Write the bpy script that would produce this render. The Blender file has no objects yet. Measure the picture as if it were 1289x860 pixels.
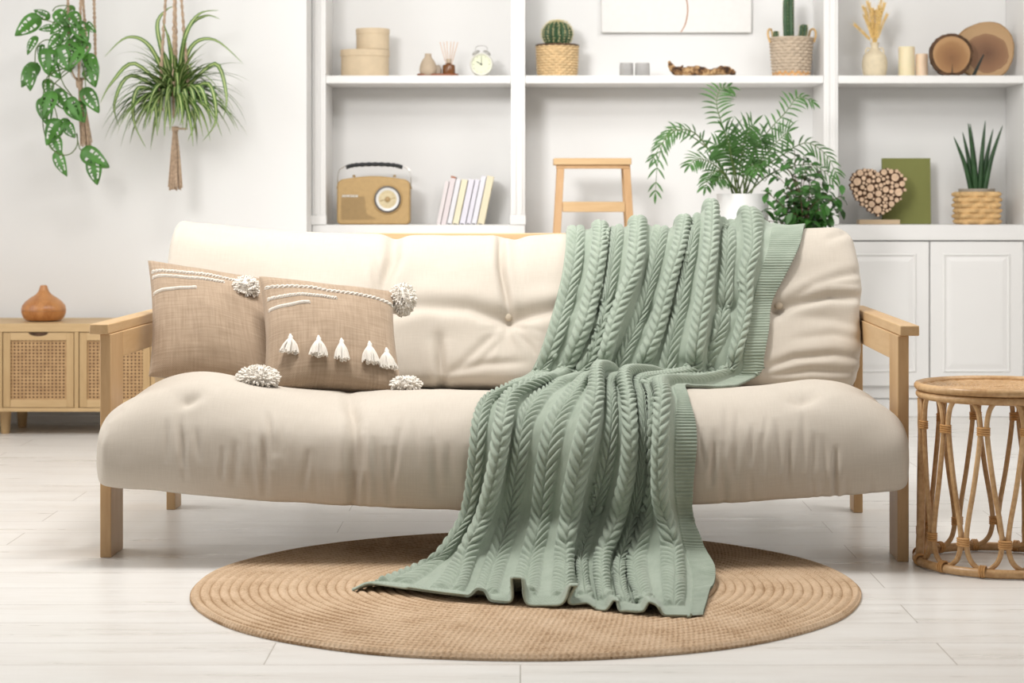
import bpy, math, random
import numpy as np
from mathutils import Vector, Matrix
from mathutils.bvhtree import BVHTree

R = random.Random(7)
NR = np.random.RandomState(11)
PI = math.pi
scene = bpy.context.scene
COL = scene.collection

# ------------------------------------------------------------------ camera
F, U0, V0, CH = 2600.0, 655.0, 255.0, 0.86          # focal length in pixels, principal point, eye height
cam_d = bpy.data.cameras.new('camera')
cam = bpy.data.objects.new('camera', cam_d)
COL.objects.link(cam)
cam.location = (0, 0, CH)
cam.rotation_euler = (PI / 2, 0, 0)
cam_d.sensor_width = 36.0
cam_d.lens = 36.0 * F / 1289.0
cam_d.shift_x = (644.5 - U0) / 1289.0
cam_d.shift_y = -(430.0 - V0) / 1289.0
cam_d.clip_end = 60
cam_d.dof.use_dof = True
cam_d.dof.focus_distance = 5.0
cam_d.dof.aperture_fstop = 6.3
scene.camera = cam

# ------------------------------------------------------------------ world, lights, exposure
w = bpy.data.worlds.new('world')
scene.world = w
w.use_nodes = True
w.node_tree.nodes['Background'].inputs[0].default_value = (1.0, 0.985, 0.965, 1)
w.node_tree.nodes['Background'].inputs[1].default_value = 0.25


def area(name, loc, target, sx, sy, power, color=(1, 1, 1)):
    d = bpy.data.lights.new(name, 'AREA')
    d.shape = 'RECTANGLE'
    d.size, d.size_y = sx, sy
    d.energy = power
    d.color = color
    o = bpy.data.objects.new(name, d)
    COL.objects.link(o)
    o.location = loc
    o.rotation_euler = (Vector(target) - Vector(loc)).to_track_quat('-Z', 'Y').to_euler()
    return o


area('ceiling_light_key', (-0.5, 4.92, 2.62), (-0.45, 4.86, 0), 1.0, 0.45, 53, (1, 0.985, 0.965))
area('window_light', (-3.4, 5.6, 1.55), (0, 5.9, 0.75), 2.6, 2.0, 48, (1, 0.99, 0.98))
area('added_shelf_fill', (0.9, 6.2, 2.6), (0.7, 8.4, 0.95), 2.4, 0.5, 26, (1, 0.985, 0.965))  # unseen overhead fill, added to brighten the shelves
area('ceiling_light_right', (2.2, 5.0, 2.6), (1.7, 5.8, 0), 1.2, 1.0, 30, (1, 0.985, 0.965))
front = area('front_softbox', (-1.5, 2.6, 2.35), (0.35, 8.4, 1.30), 0.9, 0.7, 11.5, (1, 0.985, 0.965))
front.data.spread = math.radians(46)

vs = scene.view_settings
vs.view_transform = 'Standard'
vs.look = 'None'
vs.gamma = 1.0
vs.use_curve_mapping = False
vs.exposure = -0.06
scene.cycles.use_denoising = True


# ------------------------------------------------------------------ helpers: pixels <-> place
def X(u, D): return (u - U0) * D / F
def Z(v, D): return CH - (v - V0) * D / F
def P(u, v, D): return Vector((X(u, D), D, Z(v, D)))
def px(P3):                                        # (n,3) world -> (n,2) pixels
    P3 = np.asarray(P3, float)
    return np.stack([U0 + F * P3[:, 0] / P3[:, 1], V0 - F * (P3[:, 2] - CH) / P3[:, 1]], 1)


def lin(r, g, b):
    f = lambda c: (c / 255 / 12.92) if c / 255 <= 0.04045 else ((c / 255 + 0.055) / 1.055) ** 2.4
    return (f(r), f(g), f(b), 1)


# ------------------------------------------------------------------ helpers: meshes
class MB:
    def __init__(self):
        self.v, self.f, self.m = [], [], []

    def add(self, verts, faces, m=0):
        b = len(self.v)
        self.v.extend([tuple(map(float, p)) for p in verts])
        self.f.extend([tuple(b + i for i in f) for f in faces])
        self.m.extend([m] * len(faces))

    def box(self, x0, x1, y0, y1, z0, z1, m=0, M=None):
        vv = [(x, y, z) for z in (z0, z1) for y in (y0, y1) for x in (x0, x1)]
        if M is not None: vv = [M @ Vector(p) for p in vv]
        self.add(vv, [(0, 2, 3, 1), (4, 5, 7, 6), (0, 1, 5, 4), (2, 6, 7, 3), (0, 4, 6, 2), (1, 3, 7, 5)], m)

    def tube(self, pts, r, n=8, closed=False, m=0, sq=None):
        pts = [Vector(p) for p in pts]
        k = len(pts)
        rr = r if hasattr(r, '__len__') else [r] * k
        T = []
        for i in range(k):
            a = pts[(i - 1) % k] if (closed or i > 0) else pts[i]
            b = pts[(i + 1) % k] if (closed or i < k - 1) else pts[i]
            d = b - a
            T.append(d.normalized() if d.length > 1e-9 else Vector((0, 0, 1)))
        up = Vector((0, 0, 1)) if abs(T[0].z) < 0.9 else Vector((0, 1, 0))
        N = (up - T[0] * up.dot(T[0])).normalized()
        verts, faces = [], []
        for i in range(k):
            N = N - T[i] * N.dot(T[i])
            N = N.normalized() if N.length > 1e-6 else T[i].orthogonal().normalized()
            B = T[i].cross(N)
            for j in range(n):
                a = 2 * PI * j / n
                verts.append(pts[i] + (N * math.cos(a) + B * math.sin(a)) * rr[i])
        for i in range(k if closed else k - 1):
            for j in range(n):
                a, b = i * n + j, i * n + (j + 1) % n
                c, d = ((i + 1) % k) * n + (j + 1) % n, ((i + 1) % k) * n + j
                faces.append((a, b, c, d))
        if not closed:
            faces.append(tuple(range(n))[::-1])
            faces.append(tuple((k - 1) * n + j for j in range(n)))
        self.add(verts, faces, m)

    def lathe(self, prof, c=(0, 0, 0), n=48, sx=1.0, sy=1.0, rib=None, m=0):
        verts, faces = [], []
        k = len(prof)
        for r, z in prof:
            for j in range(n):
                a = 2 * PI * j / n
                q = r * (1 + (rib[1] * math.cos(rib[0] * a) if rib else 0))
                verts.append((c[0] + q * math.cos(a) * sx, c[1] + q * math.sin(a) * sy, c[2] + z))
        for i in range(k - 1):
            for j in range(n):
                faces.append((i * n + j, i * n + (j + 1) % n, (i + 1) * n + (j + 1) % n, (i + 1) * n + j))
        if prof[0][0] > 1e-5: faces.append(tuple(range(n))[::-1])
        if prof[-1][0] > 1e-5: faces.append(tuple((k - 1) * n + j for j in range(n)))
        self.add(verts, faces, m)

    def prism(self, outline, y0, y1, m=0, inner=None):
        """outline in (x,z), extruded along y"""
        n = len(outline)
        vv = [(x, y0, z) for x, z in outline] + [(x, y1, z) for x, z in outline]
        ff = [tuple(range(n)), tuple(range(2 * n - 1, n - 1, -1))]
        ff += [(i + n, (i + 1) % n + n, (i + 1) % n, i) for i in range(n)]
        self.add(vv, ff, m)

    def grid(self, G, cu=False, cv=False, m=0):
        ny, nx = len(G), len(G[0])
        self.add([p for row in G for p in row],
                 [(i * nx + j, i * nx + (j + 1) % nx, ((i + 1) % ny) * nx + (j + 1) % nx, ((i + 1) % ny) * nx + j)
                  for i in range(ny if cv else ny - 1) for j in range(nx if cu else nx - 1)], m)

    def blade(self, base, d, up, length, width, droop=0.3, seg=5, prof=None, m=0, fold=0.15, mid=None):
        """a leaf strip with a fold along its middle"""
        p = Vector(base); d = Vector(d).normalized(); up = Vector(up)
        side = d.cross(up)
        side = side.normalized() if side.length > 1e-4 else Vector((1, 0, 0))
        L, C, Rr = [], [], []
        st = length / seg
        for i in range(seg + 1):
            t = i / seg
            wv = width * (prof(t) if prof else math.sin(PI * min(1, 0.08 + 0.92 * t)) ** 0.7)
            nn = side.cross(d).normalized()
            L.append(p - side * wv / 2 + nn * wv * fold); C.append(p.copy()); Rr.append(p + side * wv / 2 + nn * wv * fold)
            d = (d + Vector((0, 0, -1)) * droop / seg).normalized()
            p = p + d * st
        if mid is None:
            self.grid([[a, b, c] for a, b, c in zip(L, C, Rr)], m=m)
        else:
            k = 0.32
            LL = [c.lerp(a, k) for a, c in zip(L, C)]; RR = [c.lerp(b, k) for b, c in zip(Rr, C)]
            self.grid([[a, b] for a, b in zip(L, LL)], m=m)
            self.grid([[a, b] for a, b in zip(LL, RR)], m=mid)
            self.grid([[a, b] for a, b in zip(RR, Rr)], m=m)

    def build(self, name, mats, parent=None, bevel=0, smooth=True, angle=38, local=True):
        me = bpy.data.meshes.new(name)
        vv = self.v
        if parent is not None and not local:
            Mi = Matrix.LocRotScale(parent.location, parent.rotation_euler, None).inverted()
            vv = [tuple(Mi @ Vector(p)) for p in vv]
        me.from_pydata(vv, [], self.f)
        for mt in (mats if isinstance(mats, (list, tuple)) else [mats]): me.materials.append(mt)
        me.polygons.foreach_set('material_index', self.m)
        if smooth:
            me.polygons.foreach_set('use_smooth', [True] * len(self.f))
            me.set_sharp_from_angle(angle=math.radians(angle))
        me.update()
        o = bpy.data.objects.new(name, me)
        COL.objects.link(o)
        if parent is not None: o.parent = parent
        if bevel:
            b = o.modifiers.new('bevel', 'BEVEL')
            b.width = bevel; b.segments = 2; b.limit_method = 'ANGLE'; b.angle_limit = math.radians(40)
            b.harden_normals = False
        return o


def np_mesh(name, V, Q, mat, parent=None, uv=None):
    me = bpy.data.meshes.new(name)
    nv, nf = len(V), len(Q)
    me.vertices.add(nv)
    me.vertices.foreach_set('co', np.ascontiguousarray(V, dtype=np.float32).ravel())
    me.loops.add(nf * 4)
    me.loops.foreach_set('vertex_index', np.ascontiguousarray(Q, dtype=np.int32).ravel())
    me.polygons.add(nf)
    me.polygons.foreach_set('loop_start', np.arange(0, nf * 4, 4, dtype=np.int32))
    me.polygons.foreach_set('use_smooth', np.ones(nf, dtype=bool))
    me.update(calc_edges=True)
    if uv is not None:
        l = me.uv_layers.new(name='uv')
        l.data.foreach_set('uv', np.ascontiguousarray(uv[np.asarray(Q).ravel()], dtype=np.float32).ravel())
    me.materials.append(mat)
    me.validate()
    o = bpy.data.objects.new(name, me)
    COL.objects.link(o)
    if parent is not None: o.parent = parent
    return o


def quads(ny, nx, cu=False, cv=False):
    i = np.arange(ny if cv else ny - 1)[:, None]
    j = np.arange(nx if cu else nx - 1)[None, :]
    a = i * nx + j; b = i * nx + (j + 1) % nx
    c = ((i + 1) % ny) * nx + (j + 1) % nx; d = ((i + 1) % ny) * nx + j
    return np.stack(np.broadcast_arrays(a, b, c, d), -1).reshape(-1, 4)


def grid_normals(G, cu=False, cv=False):
    if cu: du = np.roll(G, -1, 1) - np.roll(G, 1, 1)
    else: du = np.gradient(G, axis=1)
    if cv: dv = np.roll(G, -1, 0) - np.roll(G, 1, 0)
    else: dv = np.gradient(G, axis=0)
    n = np.cross(du, dv)
    return n / (np.linalg.norm(n, axis=-1, keepdims=True) + 1e-12)


def cr(pts, n, closed=False):
    """Catmull-Rom resample of (k,d) points to n points"""
    A = np.asarray(pts, float)
    k = len(A)
    t = np.linspace(0, k if closed else k - 1, n, endpoint=not closed)
    i = np.minimum(np.floor(t).astype(int), k - 1 if closed else k - 2)
    f = (t - i)[:, None]
    g = (lambda q: A[q % k]) if closed else (lambda q: A[np.clip(q, 0, k - 1)])
    a, b, c, d = g(i - 1), g(i), g(i + 1), g(i + 2)
    return 0.5 * (2 * b + (c - a) * f + (2 * a - 5 * b + 4 * c - d) * f ** 2 + (3 * b - a - 3 * c + d) * f ** 3)


def path(pts, n): return [Vector(p) for p in cr([tuple(p) for p in pts], n)]


def smooth01(x): x = np.clip(x, 0, 1); return x * x * (3 - 2 * x)


def vnoise(p, q, seed=0):
    """smooth 2-D value noise in numpy, range -1..1"""
    rs = np.random.RandomState(seed).rand(64, 64) * 2 - 1
    i, j = np.floor(p).astype(int), np.floor(q).astype(int)
    f, g = smooth01(p - i), smooth01(q - j)
    a, b = rs[i % 64, j % 64], rs[(i + 1) % 64, j % 64]
    c, d = rs[i % 64, (j + 1) % 64], rs[(i + 1) % 64, (j + 1) % 64]
    return (a * (1 - f) + b * f) * (1 - g) + (c * (1 - f) + d * f) * g


# ------------------------------------------------------------------ helpers: objects
def thing(name, label, cat, loc=(0, 0, 0), rz=0, group=None):
    o = bpy.data.objects.new(name, None)
    COL.objects.link(o)
    o.empty_display_size = 0.1
    o.location = loc
    o.rotation_euler = (0, 0, rz)
    o['label'] = label; o['category'] = cat
    if group: o['group'] = group
    return o


def tag(o, label, cat, group=None):
    o['label'] = label; o['category'] = cat
    if group: o['group'] = group
    return o


def struct(o): o['kind'] = 'structure'; return o


# ------------------------------------------------------------------ materials
def new_mat(name):
    m = bpy.data.materials.new(name)
    m.use_nodes = True
    nt = m.node_tree
    return m, nt, nt.nodes['Principled BSDF']


def ND(nt, typ, **kw):
    n = nt.nodes.new(typ)
    for k, v in kw.items(): setattr(n, k, v)
    return n


def ramp(nt, fac, stops):
    r = ND(nt, 'ShaderNodeValToRGB')
    el = r.color_ramp.elements
    while len(el) < len(stops): el.new(0.5)
    for e, (p, c) in zip(el, stops): e.position = p; e.color = c
    nt.links.new(fac, r.inputs[0])
    return r.outputs[0]


def coords(nt, scale=(1, 1, 1), kind='Object', rot=(0, 0, 0)):
    tc = ND(nt, 'ShaderNodeTexCoord'); mp = ND(nt, 'ShaderNodeMapping')
    mp.inputs['Scale'].default_value = scale
    mp.inputs['Rotation'].default_value = rot
    nt.links.new(tc.outputs[kind], mp.inputs[0])
    return mp.outputs[0]


def noise(nt, vec, scale, detail=4, rough=0.55):
    n = ND(nt, 'ShaderNodeTexNoise')
    n.inputs['Scale'].default_value = scale; n.inputs['Detail'].default_value = detail
    n.inputs['Roughness'].default_value = rough
    nt.links.new(vec, n.inputs['Vector'])
    return n.outputs['Fac']


def bump(nt, bs, h, strength, dist=0.001):
    b = ND(nt, 'ShaderNodeBump')
    b.inputs['Strength'].default_value = strength; b.inputs['Distance'].default_value = dist
    nt.links.new(h, b.inputs['Height']); nt.links.new(b.outputs[0], bs.inputs['Normal'])


def mth(nt, op, a, b=None):
    n = ND(nt, 'ShaderNodeMath', operation=op)
    for i, q in enumerate((a, b)):
        if q is None: continue
        if isinstance(q, (int, float)): n.inputs[i].default_value = q
        else: nt.links.new(q, n.inputs[i])
    return n.outputs[0]


def plain(name, rgb, rough=0.6, var=0.05, vs_=6.0, bs_=0, bstr=0.2, spec=0.4, scale=(1, 1, 1), sheen=0, metal=0):
    m, nt, b = new_mat(name)
    c = rgb
    v = coords(nt, scale)
    lo = tuple(max(0, q * (1 - var)) for q in c[:3]) + (1,)
    hi = tuple(min(1, q * (1 + var)) for q in c[:3]) + (1,)
    nt.links.new(ramp(nt, noise(nt, v, vs_), [(0.3, lo), (0.7, hi)]), b.inputs['Base Color'])
    b.inputs['Roughness'].default_value = rough
    b.inputs['Specular IOR Level'].default_value = spec
    b.inputs['Metallic'].default_value = metal
    if sheen: b.inputs['Sheen Weight'].default_value = sheen
    if bs_: bump(nt, b, noise(nt, v, bs_, 3), bstr)
    return m


def wood(name, a, c, axis='x', rough=0.45, s=9.0, kind='Object'):
    m, nt, b = new_mat(name)
    sc = {'x': (0.12, 1, 1), 'y': (1, 0.12, 1), 'z': (1, 1, 0.12)}[axis]
    v = coords(nt, sc, kind)
    n1 = noise(nt, v, s, 3, 0.5)
    n2 = noise(nt, v, s * 9, 4, 0.6)
    f = mth(nt, 'ADD', mth(nt, 'MULTIPLY', n1, 0.6), mth(nt, 'MULTIPLY', n2, 0.4))
    nt.links.new(ramp(nt, f, [(0.36, a), (0.64, c)]), b.inputs['Base Color'])
    b.inputs['Roughness'].default_value = rough
    bump(nt, b, n2, 0.12)
    return m


def weave(name, a, c, sx, sy, rough=0.9, bstr=0.5, kind='UV', dist=0.001, slub=0.5):
    """plain woven cloth: warp and weft threads, uneven thickness and tone"""
    m, nt, b = new_mat(name)
    v = coords(nt, (1, 1, 1), kind)
    sp = ND(nt, 'ShaderNodeSeparateXYZ'); nt.links.new(v, sp.inputs[0])
    w1 = mth(nt, 'SINE', mth(nt, 'MULTIPLY', sp.outputs[0], sx * 2 * PI))
    w2 = mth(nt, 'SINE', mth(nt, 'MULTIPLY', sp.outputs[1], sy * 2 * PI))
    wv = mth(nt, 'MULTIPLY', w1, w2)
    va = coords(nt, (sx * 0.9, sy * 0.05, 1), kind); vb = coords(nt, (sx * 0.05, sy * 0.9, 1), kind)
    n1 = noise(nt, va, 1.0, 2); n2 = noise(nt, vb, 1.0, 2)
    f = mth(nt, 'ADD', mth(nt, 'MULTIPLY', mth(nt, 'ADD', n1, n2), 0.5), mth(nt, 'MULTIPLY', wv, 0.06))
    nt.links.new(ramp(nt, f, [(0.5 - 0.25 * slub, a), (0.5 + 0.25 * slub, c)]), b.inputs['Base Color'])
    b.inputs['Roughness'].default_value = rough
    b.inputs['Specular IOR Level'].default_value = 0.15
    b.inputs['Sheen Weight'].default_value = 0.15
    bump(nt, b, mth(nt, 'ADD', wv, mth(nt, 'MULTIPLY', f, 2.0)), bstr, dist)
    return m


M = {}
M['wall'] = plain('wall_paint', (0.80, 0.795, 0.785, 1), 0.75, 0.01, 2, 160, 0.05, 0.2)
M['white'] = plain('white_lacquer', (0.815, 0.805, 0.79, 1), 0.42, 0.008, 2, 0, 0, 0.35)
M['ceiling'] = plain('ceiling_paint', (0.85, 0.85, 0.84, 1), 0.8, 0.01, 2)
M['pine'] = wood('pine_wood', (0.56, 0.355, 0.17, 1), (0.68, 0.47, 0.26, 1), 'y')
M['pine_v'] = wood('pine_wood_upright', (0.49, 0.295, 0.135, 1), (0.60, 0.395, 0.205, 1), 'z')
M['pine_h'] = wood('pine_wood_across', (0.58, 0.37, 0.18, 1), (0.70, 0.49, 0.27, 1), 'x')
M['oak'] = wood('light_oak', (0.49, 0.325, 0.155, 1), (0.60, 0.42, 0.22, 1), 'x', 0.5)
M['oak_v'] = wood('light_oak_upright', (0.46, 0.30, 0.14, 1), (0.56, 0.385, 0.195, 1), 'z', 0.5)
M['stoolwood'] = wood('stool_wood', (0.52, 0.30, 0.135, 1), (0.62, 0.39, 0.20, 1), 'z', 0.45)
M['linen'] = weave('cream_linen', (0.565, 0.502, 0.425, 1), (0.65, 0.59, 0.512, 1), 420, 420, 0.95, 0.10, 'UV', 0.0006, 1.2)
M['linen_b'] = plain('button_linen', (0.60, 0.51, 0.40, 1), 0.9, 0.05, 60, 300, 0.3)
M['burlap'] = weave('burlap', (0.30, 0.213, 0.142, 1), (0.51, 0.39, 0.285, 1), 230, 230, 0.95, 0.25, 'UV', 0.0008, 1.0)
M['yarn'] = plain('cream_yarn', (0.86, 0.81, 0.74, 1), 0.95, 0.05, 40, 0, 0.2, 0.1, sheen=0.2)
M['jute_rope'] = plain('macrame_rope', (0.47, 0.345, 0.245, 1), 0.95, 0.25, 90, 260, 0.5, 0.1)
M['black'] = plain('black_plastic', (0.012, 0.014, 0.016, 1), 0.4, 0.1, 10)
M['chrome'] = plain('chrome', (0.72, 0.71, 0.69, 1), 0.22, 0.02, 10, metal=1.0)
M['steel'] = plain('grey_steel', (0.45, 0.44, 0.42, 1), 0.35, 0.03, 10, metal=0.6)


def floor_mat():
    m, nt, b = new_mat('pale_laminate')
    v = coords(nt, (1, 1, 1))
    br = ND(nt, 'ShaderNodeTexBrick')
    br.offset = 0.37; br.offset_frequency = 2
    br.inputs['Scale'].default_value = 1.0
    br.inputs['Brick Width'].default_value = 1.29
    br.inputs['Row Height'].default_value = 0.192
    br.inputs['Mortar Size'].default_value = 0.0011
    br.inputs['Mortar Smooth'].default_value = 0.2
    br.inputs['Bias'].default_value = 0.0
    br.inputs['Color1'].default_value = (0.0, 0, 0, 1); br.inputs['Color2'].default_value = (1, 1, 1, 1)
    br.inputs['Mortar'].default_value = (0.5, 0.5, 0.5, 1)
    nt.links.new(v, br.inputs['Vector'])
    v2 = coords(nt, (0.10, 1, 1))
    ad = ND(nt, 'ShaderNodeVectorMath', operation='ADD')
    nt.links.new(v2, ad.inputs[0]); nt.links.new(br.outputs['Color'], ad.inputs[1])
    n1 = noise(nt, ad.outputs[0], 22, 4, 0.6)
    n2 = noise(nt, ad.outputs[0], 120, 3, 0.6)
    f = mth(nt, 'ADD', mth(nt, 'MULTIPLY', n1, 0.65), mth(nt, 'MULTIPLY', n2, 0.35))
    c = ramp(nt, f, [(0.30, (0.69, 0.655, 0.61, 1)), (0.48, (0.775, 0.75, 0.715, 1)), (0.66, (0.81, 0.79, 0.76, 1))])
    mx = ND(nt, 'ShaderNodeMix', data_type='RGBA')
    nt.links.new(br.outputs['Fac'], mx.inputs[0]); nt.links.new(c, mx.inputs[6])
    mx.inputs[7].default_value = (0.36, 0.32, 0.28, 1)
    nt.links.new(mx.outputs[2], b.inputs['Base Color'])
    nt.links.new(ramp(nt, n1, [(0.3, (0.26,) * 3 + (1,)), (0.7, (0.38,) * 3 + (1,))]), b.inputs['Roughness'])
    b.inputs['Specular IOR Level'].default_value = 0.45
    bump(nt, b, mth(nt, 'SUBTRACT', f, br.outputs['Fac']), 0.12, 0.001)
    return m


def rug_mat():
    m, nt, b = new_mat('braided_jute')
    v = coords(nt)
    sp = ND(nt, 'ShaderNodeSeparateXYZ'); nt.links.new(v, sp.inputs[0])
    x, y = sp.outputs[0], sp.outputs[1]
    r = mth(nt, 'SQRT', mth(nt, 'ADD', mth(nt, 'MULTIPLY', x, x), mth(nt, 'MULTIPLY', y, y)))
    th = mth(nt, 'ARCTAN2', y, x)
    ring = mth(nt, 'FLOOR', mth(nt, 'DIVIDE', r, 0.0211))
    # stitches: a chevron that changes direction on each half of a ring
    arc = mth(nt, 'MULTIPLY', th, mth(nt, 'ROUND', mth(nt, 'MULTIPLY', ring, 11.0)))
    saw = mth(nt, 'ABSOLUTE', mth(nt, 'SUBTRACT', mth(nt, 'FRACT', mth(nt, 'DIVIDE', r, 0.0211)), 0.5))
    st = mth(nt, 'SINE', mth(nt, 'ADD', arc, mth(nt, 'MULTIPLY', saw, 9.0)))
    n1 = noise(nt, v, 220, 3, 0.7); n2 = noise(nt, v, 9, 3)
    f = mth(nt, 'ADD', mth(nt, 'MULTIPLY', n1, 0.6), mth(nt, 'MULTIPLY', n2, 0.4))
    f = mth(nt, 'ADD', f, mth(nt, 'MULTIPLY', st, 0.045))
    f = mth(nt, 'SUBTRACT', f, mth(nt, 'MULTIPLY', mth(nt, 'POWER', mth(nt, 'MULTIPLY', saw, 2.0), 6.0), 0.22))
    nt.links.new(ramp(nt, f, [(0.30, (0.33, 0.205, 0.11, 1)), (0.47, (0.57, 0.405, 0.265, 1)), (0.66, (0.69, 0.525, 0.37, 1))]), b.inputs['Base Color'])
    b.inputs['Roughness'].default_value = 0.95
    b.inputs['Specular IOR Level'].default_value = 0.1
    bump(nt, b, mth(nt, 'ADD', st, mth(nt, 'MULTIPLY', n1, 2.0)), 0.5, 0.0012)
    return m


def knit_mat():
    m, nt, b = new_mat('sage_knit')
    v = coords(nt, (1, 1, 1), 'UV')
    sp = ND(nt, 'ShaderNodeSeparateXYZ'); nt.links.new(v, sp.inputs[0])
    w1 = mth(nt, 'SINE', mth(nt, 'MULTIPLY', sp.outputs[0], 2 * PI / 0.0042))
    w2 = mth(nt, 'SINE', mth(nt, 'ADD', mth(nt, 'MULTIPLY', sp.outputs[1], 2 * PI / 0.0042), mth(nt, 'MULTIPLY', mth(nt, 'ABSOLUTE', w1), 1.3)))
    wv = mth(nt, 'MULTIPLY', w1, w2)
    n1 = noise(nt, v, 500, 3, 0.7); n2 = noise(nt, v, 30, 2)
    f = mth(nt, 'ADD', mth(nt, 'MULTIPLY', n1, 0.55), mth(nt, 'MULTIPLY', n2, 0.45))
    nt.links.new(ramp(nt, f, [(0.32, (0.300, 0.360, 0.285, 1)), (0.66, (0.400, 0.460, 0.375, 1))]), b.inputs['Base Color'])
    b.inputs['Roughness'].default_value = 0.95
    b.inputs['Specular IOR Level'].default_value = 0.1
    b.inputs['Sheen Weight'].default_value = 0.3
    b.inputs['Sheen Roughness'].default_value = 0.6
    bump(nt, b, mth(nt, 'ADD', wv, mth(nt, 'MULTIPLY', n1, 1.2)), 0.35, 0.0008)
    return m


def cane_mat():
    m, nt, b = new_mat('cane_webbing')
    v = coords(nt)
    sp = ND(nt, 'ShaderNodeSeparateXYZ'); nt.links.new(v, sp.inputs[0])
    fx = mth(nt, 'SUBTRACT', mth(nt, 'FRACT', mth(nt, 'DIVIDE', sp.outputs[0], 0.0139)), 0.5)
    fz = mth(nt, 'SUBTRACT', mth(nt, 'FRACT', mth(nt, 'DIVIDE', sp.outputs[2], 0.0124)), 0.5)
    d = mth(nt, 'SQRT', mth(nt, 'ADD', mth(nt, 'MULTIPLY', fx, fx), mth(nt, 'MULTIPLY', fz, fz)))
    n1 = noise(nt, v, 25, 3)
    base = ramp(nt, n1, [(0.3, (0.38, 0.225, 0.10, 1)), (0.7, (0.52, 0.33, 0.155, 1))])
    hole = mth(nt, 'LESS_THAN', d, 0.27)
    mx = ND(nt, 'ShaderNodeMix', data_type='RGBA')
    nt.links.new(hole, mx.inputs[0]); nt.links.new(base, mx.inputs[6]); mx.inputs[7].default_value = (0.10, 0.042, 0.016, 1)
    nt.links.new(mx.outputs[2], b.inputs['Base Color'])
    b.inputs['Roughness'].default_value = 0.6
    bump(nt, b, mth(nt, 'MINIMUM', d, 0.4), 0.8, 0.004)
    return m


def rattan_mat(name='rattan', a=(0.46, 0.255, 0.105, 1), c=(0.70, 0.46, 0.24, 1)):
    m, nt, b = new_mat(name)
    v = coords(nt)
    f = mth(nt, 'ADD', mth(nt, 'MULTIPLY', noise(nt, v, 7, 3), 0.6), mth(nt, 'MULTIPLY', noise(nt, v, 90, 3), 0.4))
    nt.links.new(ramp(nt, f, [(0.36, a), (0.62, c)]), b.inputs['Base Color'])
    b.inputs['Roughness'].default_value = 0.38
    bump(nt, b, noise(nt, v, 60, 2), 0.15)
    return m


def ring_mat(name, stops, cx, cz, sx=1.0, sz=1.0, freq=150):
    """sawn end grain: growth rings round an off-centre pith (object coordinates)"""
    m, nt, b = new_mat(name)
    v = coords(nt)
    sp = ND(nt, 'ShaderNodeSeparateXYZ'); nt.links.new(v, sp.inputs[0])
    x = mth(nt, 'MULTIPLY', mth(nt, 'SUBTRACT', sp.outputs[0], cx), sx)
    z = mth(nt, 'MULTIPLY', mth(nt, 'SUBTRACT', sp.outputs[2], cz), sz)
    r = mth(nt, 'SQRT', mth(nt, 'ADD', mth(nt, 'MULTIPLY', x, x), mth(nt, 'MULTIPLY', z, z)))
    r2 = mth(nt, 'ADD', r, mth(nt, 'MULTIPLY', mth(nt, 'SUBTRACT', noise(nt, v, 14, 3), 0.5), 0.03))
    rg = mth(nt, 'MULTIPLY', mth(nt, 'SINE', mth(nt, 'MULTIPLY', r2, freq * 2 * PI)), 0.004)
    nt.links.new(ramp(nt, mth(nt, 'MULTIPLY', mth(nt, 'ADD', r2, rg), 8.0), stops), b.inputs['Base Color'])
    b.inputs['Roughness'].default_value = 0.6
    return m


M['floor'] = floor_mat(); M['rug'] = rug_mat(); M['knit'] = knit_mat(); M['cane'] = cane_mat()
M['rattan'] = rattan_mat(); M['wrap'] = rattan_mat('rattan_binding', (0.50, 0.25, 0.08, 1), (0.70, 0.40, 0.16, 1))
M['leaf'] = plain('green_leaf', (0.065, 0.165, 0.028, 1), 0.42, 0.35, 12, 0, 0, 0.5)
M['leaf_pale'] = plain('leaf_stripe', (0.42, 0.50, 0.20, 1), 0.45, 0.15, 14)
M['spider'] = plain('spider_leaf', (0.075, 0.155, 0.030, 1), 0.42, 0.35, 12)
M['monstera'] = plain('monstera_leaf', (0.060, 0.185, 0.026, 1), 0.36, 0.45, 9)
M['palm'] = plain('palm_leaf', (0.060, 0.155, 0.035, 1), 0.42, 0.4, 9)
M['ficus'] = plain('ficus_leaf', (0.035, 0.115, 0.020, 1), 0.35, 0.45, 14)
M['stem'] = plain('plant_stem', (0.10, 0.15, 0.04, 1), 0.6, 0.2, 20)
M['bark'] = plain('brown_bark', (0.085, 0.045, 0.024, 1), 0.9, 0.5, 40, 120, 0.8)
M['soil'] = plain('potting_soil', (0.03, 0.02, 0.014, 1), 0.95, 0.4, 90, 90, 0.8)
M['pot'] = plain('white_pot', (0.80, 0.80, 0.79, 1), 0.45, 0.01, 3)

# ------------------------------------------------------------------ the room
YF, YW, YB = 8.25, 8.05, 8.56      # front of the shelving, face of the wall on the left, back of the niche
H = 2.7


def sbox(name, mat, *a, bevel=0):
    b = MB(); b.box(*a)
    return struct(b.build(name, mat, bevel=bevel))


sbox('floor', M['floor'], -3.6, 3.6, -1.5, 8.8, -0.05, 0)
sbox('ceiling', M['ceiling'], -3.6, 3.6, 1.5, 8.8, H, H + 0.05)
sbox('wall_back', M['wall'], -3.6, 3.6, YB, YB + 0.1, 0, H)
wb = MB()
wb.box(-3.6, X(393, YF) - 0.002, YW, YB - 0.001, 0, H)
struct(wb.build('wall_left_of_shelves', M['wall'])).name = 'wall_front'
sbox('baseboard_left', M['white'], -3.5, X(393, YF) - 0.004, YW - 0.014, YW - 0.001, 0.0, 0.032, bevel=0.003)
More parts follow.
